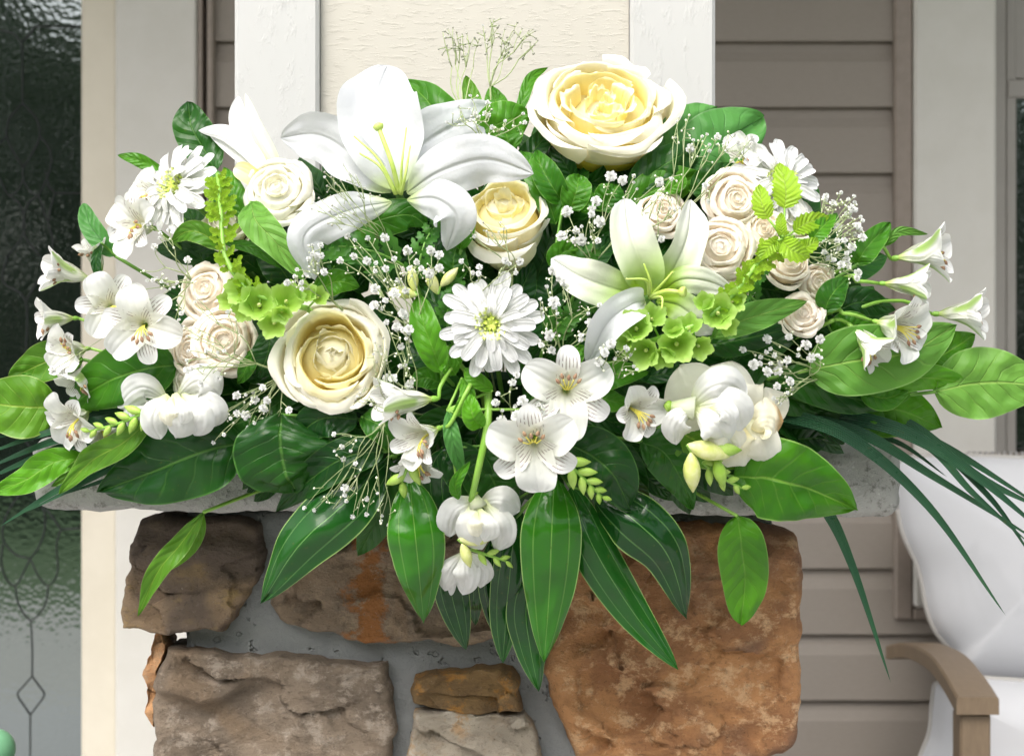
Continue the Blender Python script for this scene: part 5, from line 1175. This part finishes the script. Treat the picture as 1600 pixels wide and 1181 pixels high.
# grass blades
GG = 'long dark grass blades fanning from the sides'
def grass(label, blades):
    t_ = thing('grass_tuft', label, 'grass blades', Q(*blades[0][0][0]), GG)
    for path, W, tw in blades:
        obj('blade', blade([Q(*p) for p in path], W * sc(3), 'grass', ns=30, nu=4, fold=.35, twist=tw), M['grass'], t_)
    stalk(t_, Q(*blades[0][0][0]), blades[0][0][0][0], .002)
grass('tuft of dark grass blades sweeping off the left edge over the cap', [
    ([(380, 640, -1), (220, 700, 1.6), (100, 760, 2.2), (0, 822, 1.4)], 19, .3), ([(360, 630, -1), (200, 670, .8), (80, 705, 1.4), (-30, 752, .8)], 22, .2), ([(350, 620, -1), (200, 660, 1.2), (80, 690, 1.8), (-30, 735, 1)], 20, -.3),
    ([(340, 615, -1), (200, 640, .6), (80, 662, 1.0), (-30, 690, .6)], 20, .2), ([(350, 640, -1), (180, 690, .2), (60, 730, .8), (-30, 775, .4)], 20, 0), ([(330, 625, -1), (160, 655, 1.6), (60, 680, 2), (-30, 712, 1.4)], 16, .4),
    ([(380, 660, -1), (260, 720, .8), (180, 745, 1.2), (90, 775, .8)], 14, .2), ([(330, 610, -2), (150, 640, 0), (60, 655, .4), (-30, 668, 0)], 16, .2), ([(350, 650, -1), (200, 720, 2.2), (100, 770, 2.6), (40, 800, 2)], 10, .2)])
grass('tuft of dark grass blades arching off the right edge and down', [
    ([(1190, 640, -1), (1320, 680, 2.0), (1450, 790, 2.6), (1572, 962, 2.0)], 22, .4), ([(1200, 645, -1), (1340, 675, 1.2), (1460, 745, 1.8), (1630, 850, 1)], 20, .2), ([(1180, 650, -1.5), (1280, 780, 1.0), (1330, 880, 1.6), (1392, 1066, 1.2)], 22, .3),
    ([(1260, 640, -1), (1400, 670, 1.6), (1520, 740, 2.2), (1640, 840, 1.6)], 24, -.2), ([(1270, 640, -1), (1410, 660, .8), (1530, 745, 1.4), (1640, 800, 1)], 22, .2), ([(1260, 650, -1.5), (1380, 665, .2), (1480, 700, .8), (1640, 800, .4)], 22, 0),
    ([(1280, 650, -1.5), (1420, 670, .6), (1540, 770, 1.0), (1620, 880, .6)], 16, .3), ([(1300, 640, -1), (1440, 690, 2.0), (1520, 770, 2.4), (1610, 850, 1.8)], 16, .4), ([(1200, 660, -1), (1300, 668, 0), (1400, 690, .4), (1480, 745, .2)], 14, 0)])

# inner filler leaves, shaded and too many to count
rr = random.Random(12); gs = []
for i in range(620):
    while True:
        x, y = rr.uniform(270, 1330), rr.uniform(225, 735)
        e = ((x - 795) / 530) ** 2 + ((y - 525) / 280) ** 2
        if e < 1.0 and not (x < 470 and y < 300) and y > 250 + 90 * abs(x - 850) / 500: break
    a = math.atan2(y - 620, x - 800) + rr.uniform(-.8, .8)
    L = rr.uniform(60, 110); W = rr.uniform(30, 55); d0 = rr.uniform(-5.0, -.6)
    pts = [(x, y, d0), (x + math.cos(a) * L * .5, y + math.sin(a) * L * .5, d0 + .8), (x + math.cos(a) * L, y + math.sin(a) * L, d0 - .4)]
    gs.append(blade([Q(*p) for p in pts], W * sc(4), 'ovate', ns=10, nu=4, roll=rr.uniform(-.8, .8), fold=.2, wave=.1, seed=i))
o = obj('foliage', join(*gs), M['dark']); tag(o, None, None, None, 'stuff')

# ------------------------------------------------------------------ baby's breath
def blossom_mesh(seed):
    rr = random.Random(seed); gs = []
    for n, r, z in ((8, 1.0, .0), (7, .8, .35), (6, .5, .6), (4, .25, .75)):
        for k in range(n):
            a = 2 * PI * k / n + rr.uniform(-.3, .3) + z; e = V3((math.cos(a), math.sin(a), 0))
            gs.append(blade([V3((0, 0, -.3)), e * r * .6 + V3((0, 0, z * .7)), e * r * rr.uniform(.9, 1.1) + V3((0, 0, z + rr.uniform(-.15, .15)))], .62, 'obov', V3((0, 0, 1)), 3, 2, wave=.4, seed=k))
    g = join(*gs); return mesh('blossom', g[0], g[1], M['breath'], g[2])
BL = [blossom_mesh(s) for s in range(4)]
def ball(c, r):
    return lathe(c - V3((0, 0, r)), (0, 0, 1), [(r * .35, .05 * r), (r * .95, .6 * r), (r * .95, 1.3 * r), (r * .35, 1.95 * r)], 6)
GB = "sprigs of baby's breath"
def breath(label, base, pts, dh=1.5, nb=3, size=1.0, seed=0, stemr=.0004, budr=1.9, budmat='budw'):
    rr = random.Random(seed + 77)
    c = Q(*base); t_ = thing('babys_breath', label, "baby's breath", c, GB)
    B = [(p[0], p[1], (p[2] if len(p) > 2 else 8)) for p in pts]
    B.sort(key=lambda p: math.atan2(p[1] - base[1], p[0] - base[0]))
    stems, buds = [], []
    i = 0
    while i < len(B):
        g = B[i:i + rr.choice((2, 3, 4))]; i += len(g)
        mx, my = sum(p[0] for p in g) / len(g), sum(p[1] for p in g) / len(g)
        nd = Q(base[0] + (mx - base[0]) * .62, base[1] + (my - base[1]) * .62, base[2] + (dh - base[2]) * .7 + .2)
        md = c.lerp(nd, .5) + V3((rr.uniform(-.006, .006), rr.uniform(-.003, .003), rr.uniform(-.005, .005)))
        stems.append(tube([c, md, nd], stemr * 1.3, stemr * 1.0, 4, 5))
        for (x, y, s) in g:
            e = Q(x, y, dh + rr.uniform(-.5, .5)); r = s * .5 * sc(8) * size
            md = nd.lerp(e, .5) + V3((rr.uniform(-.003, .003), rr.uniform(-.002, .002), rr.uniform(-.002, .002)))
            stems.append(tube([nd, md, e], stemr * .9, stemr * .7, 4, 5))
            if s >= 5:
                o = bpy.data.objects.new('blossom', rr.choice(BL)); link(o, t_)
                d_ = V3((rr.uniform(-.5, .5), -1, rr.uniform(-.3, .6)))
                Rm = frame(d_, rr.uniform(0, 6))
                o.matrix_local = Matrix.Translation(e - V3(t_['_o'])) @ Rm.to_4x4() @ Matrix.Diagonal((r, r, r, 1))
            else: buds.append(ball(e, r * 1.1))
            for _ in range(nb):
                ang = rr.uniform(0, 6.28); l = rr.uniform(6, 15) * sc(8)
                st = nd.lerp(e, rr.uniform(.45, .9)); b = st + V3((math.cos(ang) * l, rr.uniform(-.003, .003), math.sin(ang) * l))
                stems.append(tube([st, b], stemr * .9, stemr * .7, 4, 0)); buds.append(ball(b, rr.uniform(.6, 1.15) * budr * sc(8)))
    obj('stem', join(*stems), M['twig'], t_)
    if buds:
        o = obj('buds', join(*buds), M[budmat], t_); o['kind'] = 'stuff'
    stalk(t_, c, base[0], .0008, 'twig')
    return t_
def z(ox, oy, l):   # coordinates read from an enlarged view
    return [(ox + a / 3.9375, oy + b / 3.9375, s) for a, b, s in l]
M['budgrey'] = plain('bud_grey', (.26, .27, .20), .6, (.48, .48, .42), 200)
breath("tall thin baby's breath against the stucco panel, left fan with tiny buds", (724, 178, 1), z(660, 0, [(125, 195, 3), (155, 178, 3), (188, 172, 3), (210, 200, 4), (245, 210, 3), (150, 280, 4), (190, 262, 4), (272, 205, 4), (318, 230, 3), (350, 240, 4), (275, 335, 5), (232, 245, 3)]), 1, 2, .9, 1, .00042, 2.3, 'budgrey')
breath("tall thin baby's breath against the stucco panel, right fan with tiny buds", (766, 136, 1), z(660, 0, [(372, 158, 5), (415, 115, 3), (440, 118, 3), (425, 140, 3), (460, 178, 3), (400, 270, 4), (508, 180, 4), (585, 140, 4), (615, 175, 3), (520, 230, 4), (565, 205, 3), (655, 190, 3), (680, 180, 3), (660, 218, 4), (710, 250, 3), (690, 275, 4), (480, 355, 5), (530, 325, 6), (545, 290, 4)]), 1, 2, .9, 2, .00042, 2.3, 'budgrey')
breath("baby's breath blossoms resting on the tip of the lily's upper right petal", (756, 225, 1.5), z(660, 0, [(295, 590, 6), (325, 700, 9), (345, 720, 8), (385, 700, 10), (405, 715, 9), (400, 630, 8), (300, 740, 8), (430, 785, 9), (495, 795, 6), (510, 745, 6), (150, 755, 7), (235, 685, 6), (225, 655, 5), (620, 700, 6), (630, 755, 8)]), 3.0, 2, 1, 3)
breath("thin baby's breath spray with faint buds lying over the big lily", (600, 375, 4), z(360, 80, [(695, 700, 5), (580, 745, 4), (620, 775, 4), (580, 775, 5), (645, 815, 4), (595, 830, 4), (680, 798, 4), (730, 750, 5), (770, 765, 5), (790, 890, 6), (860, 880, 4), (640, 890, 5), (625, 950, 4), (610, 985, 4), (600, 1060, 4), (625, 1070, 4), (700, 1000, 4), (760, 1000, 4), (740, 760, 5), (545, 905, 4), (515, 935, 5), (500, 970, 6)]), 8.2, 1, .9, 4, .0003, 1.3, 'budgrey')
breath("baby's breath with round blossoms below the big lily beside the fern", (655, 520, 4), z(360, 350, [(950, 85, 15), (1090, 165, 16), (1235, 165, 16), (1285, 190, 15), (840, 228, 14), (1008, 215, 10), (1145, 235, 11), (1220, 305, 18), (890, 395, 16), (1012, 425, 18), (1080, 410, 12), (953, 470, 10), (885, 500, 15), (760, 200, 13), (675, 225, 12), (895, 240, 8), (955, 275, 12), (890, 290, 8), (1100, 275, 9), (1175, 275, 10), (1285, 270, 14), (1035, 350, 12), (935, 520, 8), (720, 75, 11), (765, 100, 7), (845, 88, 9)]), 5.4, 2, 1, 5)
breath("baby's breath running down between the left cream rose and the tall leaf", (650, 620, 3.5), z(360, 350, [(1060, 553, 18), (1020, 635, 15), (1100, 650, 16), (1050, 755, 12), (960, 605, 10), (960, 945, 13), (1000, 950, 15), (1075, 870, 8), (1100, 990, 15), (1120, 960, 9), (1045, 875, 8), (1080, 705, 6), (1060, 650, 10)]), 5.0, 2, 1, 6)
breath("baby's breath left of the fern beside the drooping lily petal", (520, 470, 3.6), z(360, 350, [(555, 130, 10), (530, 200, 12), (480, 215, 8), (560, 195, 10), (575, 295, 12), (505, 185, 8), (410, 280, 7), (395, 322, 7), (350, 360, 12), (437, 360, 9), (440, 400, 8), (505, 130, 6)]), 6.6, 2, 1, 7)
breath("baby's breath with faint buds across the edge of the left cream rose", (618, 640, 5), z(360, 350, [(890, 730, 4), (920, 750, 4), (960, 770, 4), (880, 800, 5), (930, 800, 5), (900, 850, 4), (960, 840, 4), (780, 1060, 5), (800, 1040, 4), (850, 1080, 6), (770, 1080, 4), (865, 1110, 6), (940, 700, 4)]), 7.2, 1, .9, 8, .0003, 1.3, 'budgrey')
breath("baby's breath in the dark gap below the left blush roses", (440, 588, 2.4), z(360, 580, [(40, 150, 15), (200, 100, 12), (150, 175, 15), (225, 180, 13), (200, 225, 13), (40, 260, 12), (95, 270, 16), (110, 355, 11), (160, 380, 11), (235, 345, 11), (360, 240, 13), (140, 130, 6), (95, 145, 6), (150, 320, 7), (260, 320, 6), (-65, 255, 12), (-45, 260, 9), (-95, 325, 7), (-85, 310, 8), (-105, 440, 7), (-40, 390, 7), (0, 290, 7), (220, 240, 8)]), 4.0, 1, 1, 9)
breath("baby's breath hanging over the pale sheen leaf at the bottom left", (600, 660, 3.4), z(360, 580, [(637, 387, 8), (687, 465, 9), (695, 540, 9), (770, 567, 8), (705, 718, 14), (703, 762, 8), (712, 798, 7), (455, 840, 7), (515, 855, 7), (480, 897, 7), (550, 985, 15), (838, 785, 9), (752, 895, 8), (776, 905, 6), (733, 977, 11), (838, 880, 8), (985, 950, 13), (640, 490, 5), (740, 490, 6), (927, 920, 6), (932, 890, 6), (905, 750, 5), (590, 900, 4), (510, 950, 5)]), 5.0, 1, 1, 10, .00035)
breath("baby's breath blossoms beneath the topmost rose and beside the half-open rose", (920, 420, 2.4), z(660, 260, [(1160, 62, 18), (1232, 85, 17), (1458, 95, 15), (1070, 213, 17), (890, 278, 18), (1090, 340, 19), (858, 430, 19), (945, 395, 13), (975, 453, 19), (930, 455, 12), (1080, 458, 11), (1045, 260, 12), (1040, 295, 12), (1300, 60, 7), (1300, 100, 6), (1040, 400, 5), (980, 370, 6), (1535, 75, 6), (1320, 140, 5), (1190, 235, 5)]), 4.6, 2, 1, 11)
breath("baby's breath blossoms right of the centre daisy", (880, 560, 3), z(660, 260, [(810, 838, 20), (780, 1040, 18), (797, 1132, 14), (730, 1100, 10), (870, 715, 13), (840, 690, 10), (800, 640, 15), (765, 740, 7), (725, 815, 6), (735, 875, 6), (830, 905, 6), (715, 1075, 9), (1035, 965, 17), (975, 1040, 9), (975, 1065, 9), (1020, 905, 6), (1210, 890, 10), (1090, 855, 9)]), 5.6, 2, 1, 12)
breath("baby's breath around the lower tip of the half-open rose", (745, 470, 4), z(660, 260, [(350, 620, 10), (345, 660, 9), (310, 655, 8), (510, 580, 12), (600, 585, 13), (575, 655, 8), (240, 583, 9), (535, 600, 7)]), 6.8, 1, 1, 13)
breath("faint baby's breath twig lying over the half-open rose", (800, 425, 5), z(660, 260, [(375, 345, 4), (320, 430, 8), (395, 400, 4), (480, 345, 5), (470, 405, 5), (500, 385, 6), (300, 400, 4), (430, 425, 3)]), 8.0, 1, .9, 14, .0004, 1.3, 'budgrey')
breath("baby's breath between the daisy and the bottom centre alstroemerias", (800, 690, 3), z(660, 520, [(450, 428, 13), (617, 420, 18), (488, 545, 18), (580, 512, 18), (555, 305, 12), (580, 260, 11), (465, 375, 8), (492, 478, 6), (570, 452, 7), (715, 440, 8), (742, 455, 7), (700, 555, 8), (690, 548, 6)]), 6.2, 1, 1, 15)
breath("baby's breath below the pointed petal of the right lily", (940, 610, 3), z(660, 520, [(1160, 70, 16), (1120, 120, 15), (1085, 180, 15), (1185, 160, 6), (1100, 100, 8), (1260, 100, 9), (1300, 205, 6), (1320, 225, 6), (1280, 135, 6), (1250, 90, 8)]), 6.8, 2, 1, 16)
breath("baby's breath over the big blue green leaf at the upper right", (1058, 335, 1), z(960, 150, [(635, 252, 13), (765, 288, 12), (845, 262, 14), (465, 325, 16), (275, 530, 16), (350, 515, 6), (540, 250, 6), (570, 237, 6), (740, 240, 8), (690, 270, 6), (585, 300, 6), (585, 338, 7), (485, 272, 6), (460, 120, 4), (400, 130, 5), (385, 155, 5), (440, 150, 4), (690, 300, 7), (840, 315, 6), (560, 550, 12), (580, 650, 9)]), 3.4, 2, 1, 17)
breath("baby's breath twig over the blush rose behind the right lily", (1012, 382, 4), z(960, 150, [(300, 560, 4), (325, 600, 4), (350, 640, 5), (340, 690, 7), (370, 700, 6), (400, 690, 5), (170, 695, 4), (180, 750, 4), (290, 880, 13), (280, 640, 4), (225, 640, 4)]), 6.4, 1, .9, 18, .0004, 1.3)
breath("dense baby's breath fanning out at the far right above the alstroemerias", (1262, 400, 2), z(960, 150, [(1345, 660, 13), (1395, 595, 7), (1475, 617, 7), (1478, 655, 7), (1440, 635, 7), (1460, 692, 15), (1440, 730, 14), (1480, 700, 10), (1515, 745, 7), (1528, 767, 7), (1375, 808, 15), (1495, 800, 13), (1510, 820, 11), (1370, 890, 11), (1415, 890, 11), (1460, 935, 17), (1525, 870, 15), (1430, 1010, 14), (1395, 1040, 15), (1320, 1000, 13), (1290, 960, 10), (1380, 940, 10), (1500, 1090, 16), (1490, 1120, 12), (1300, 620, 12), (1300, 640, 9), (1430, 970, 9), (1350, 1010, 9), (1280, 880, 11), (1440, 1050, 9), (1480, 850, 8), (1340, 1060, 7)]), 3.6, 3, 1, 19, .0004)
breath("baby's breath in the dark gap above the ivory rose", (1290, 590, 2), z(960, 380, [(940, 590, 16), (790, 655, 12), (1075, 575, 13), (1180, 625, 18), (1265, 590, 16), (1210, 705, 15), (855, 745, 18), (940, 790, 17), (1005, 785, 16), (1065, 720, 14), (1080, 850, 15), (1000, 880, 13), (1065, 920, 7), (935, 670, 8), (960, 650, 7), (985, 690, 9), (1020, 740, 10), (900, 700, 8), (960, 740, 8), (980, 955, 8), (1000, 975, 7), (1020, 988, 7), (1095, 895, 6), (1135, 650, 6), (1270, 705, 7), (1250, 690, 8), (895, 740, 10), (1130, 690, 8)]), 4.4, 1, 1, 20)
breath("small baby's breath spray by the far left alstroemerias and daisy", (300, 440, 2), z(0, 350, [(950, 140, 12), (965, 345, 11), (905, 350, 6), (940, 345, 8), (825, 415, 6), (1045, 400, 5), (980, 85, 6), (1040, 35, 9), (915, 0, 9), (1115, 550, 8), (1100, 590, 6), (1060, 635, 7), (995, 355, 7), (1090, 360, 6), (885, 290, 4), (1155, 220, 13), (325, 900, 15), (985, 55, 6), (1070, 390, 5)]), 4.6, 1, 1, 21)
breath("faint baby's breath twigs over the left blush roses", (400, 568, 4), z(0, 350, [(1130, 630, 5), (1150, 690, 5), (1200, 640, 5), (1270, 780, 9), (1340, 790, 7), (1380, 780, 8), (1160, 780, 7), (1150, 900, 14), (1180, 890, 11), (1240, 980, 14), (1150, 840, 7), (1215, 460, 5), (1200, 480, 6), (1340, 950, 15), (1450, 590, 4), (1400, 540, 8), (1230, 870, 6)]), 6.2, 1, .9, 22, .0004)
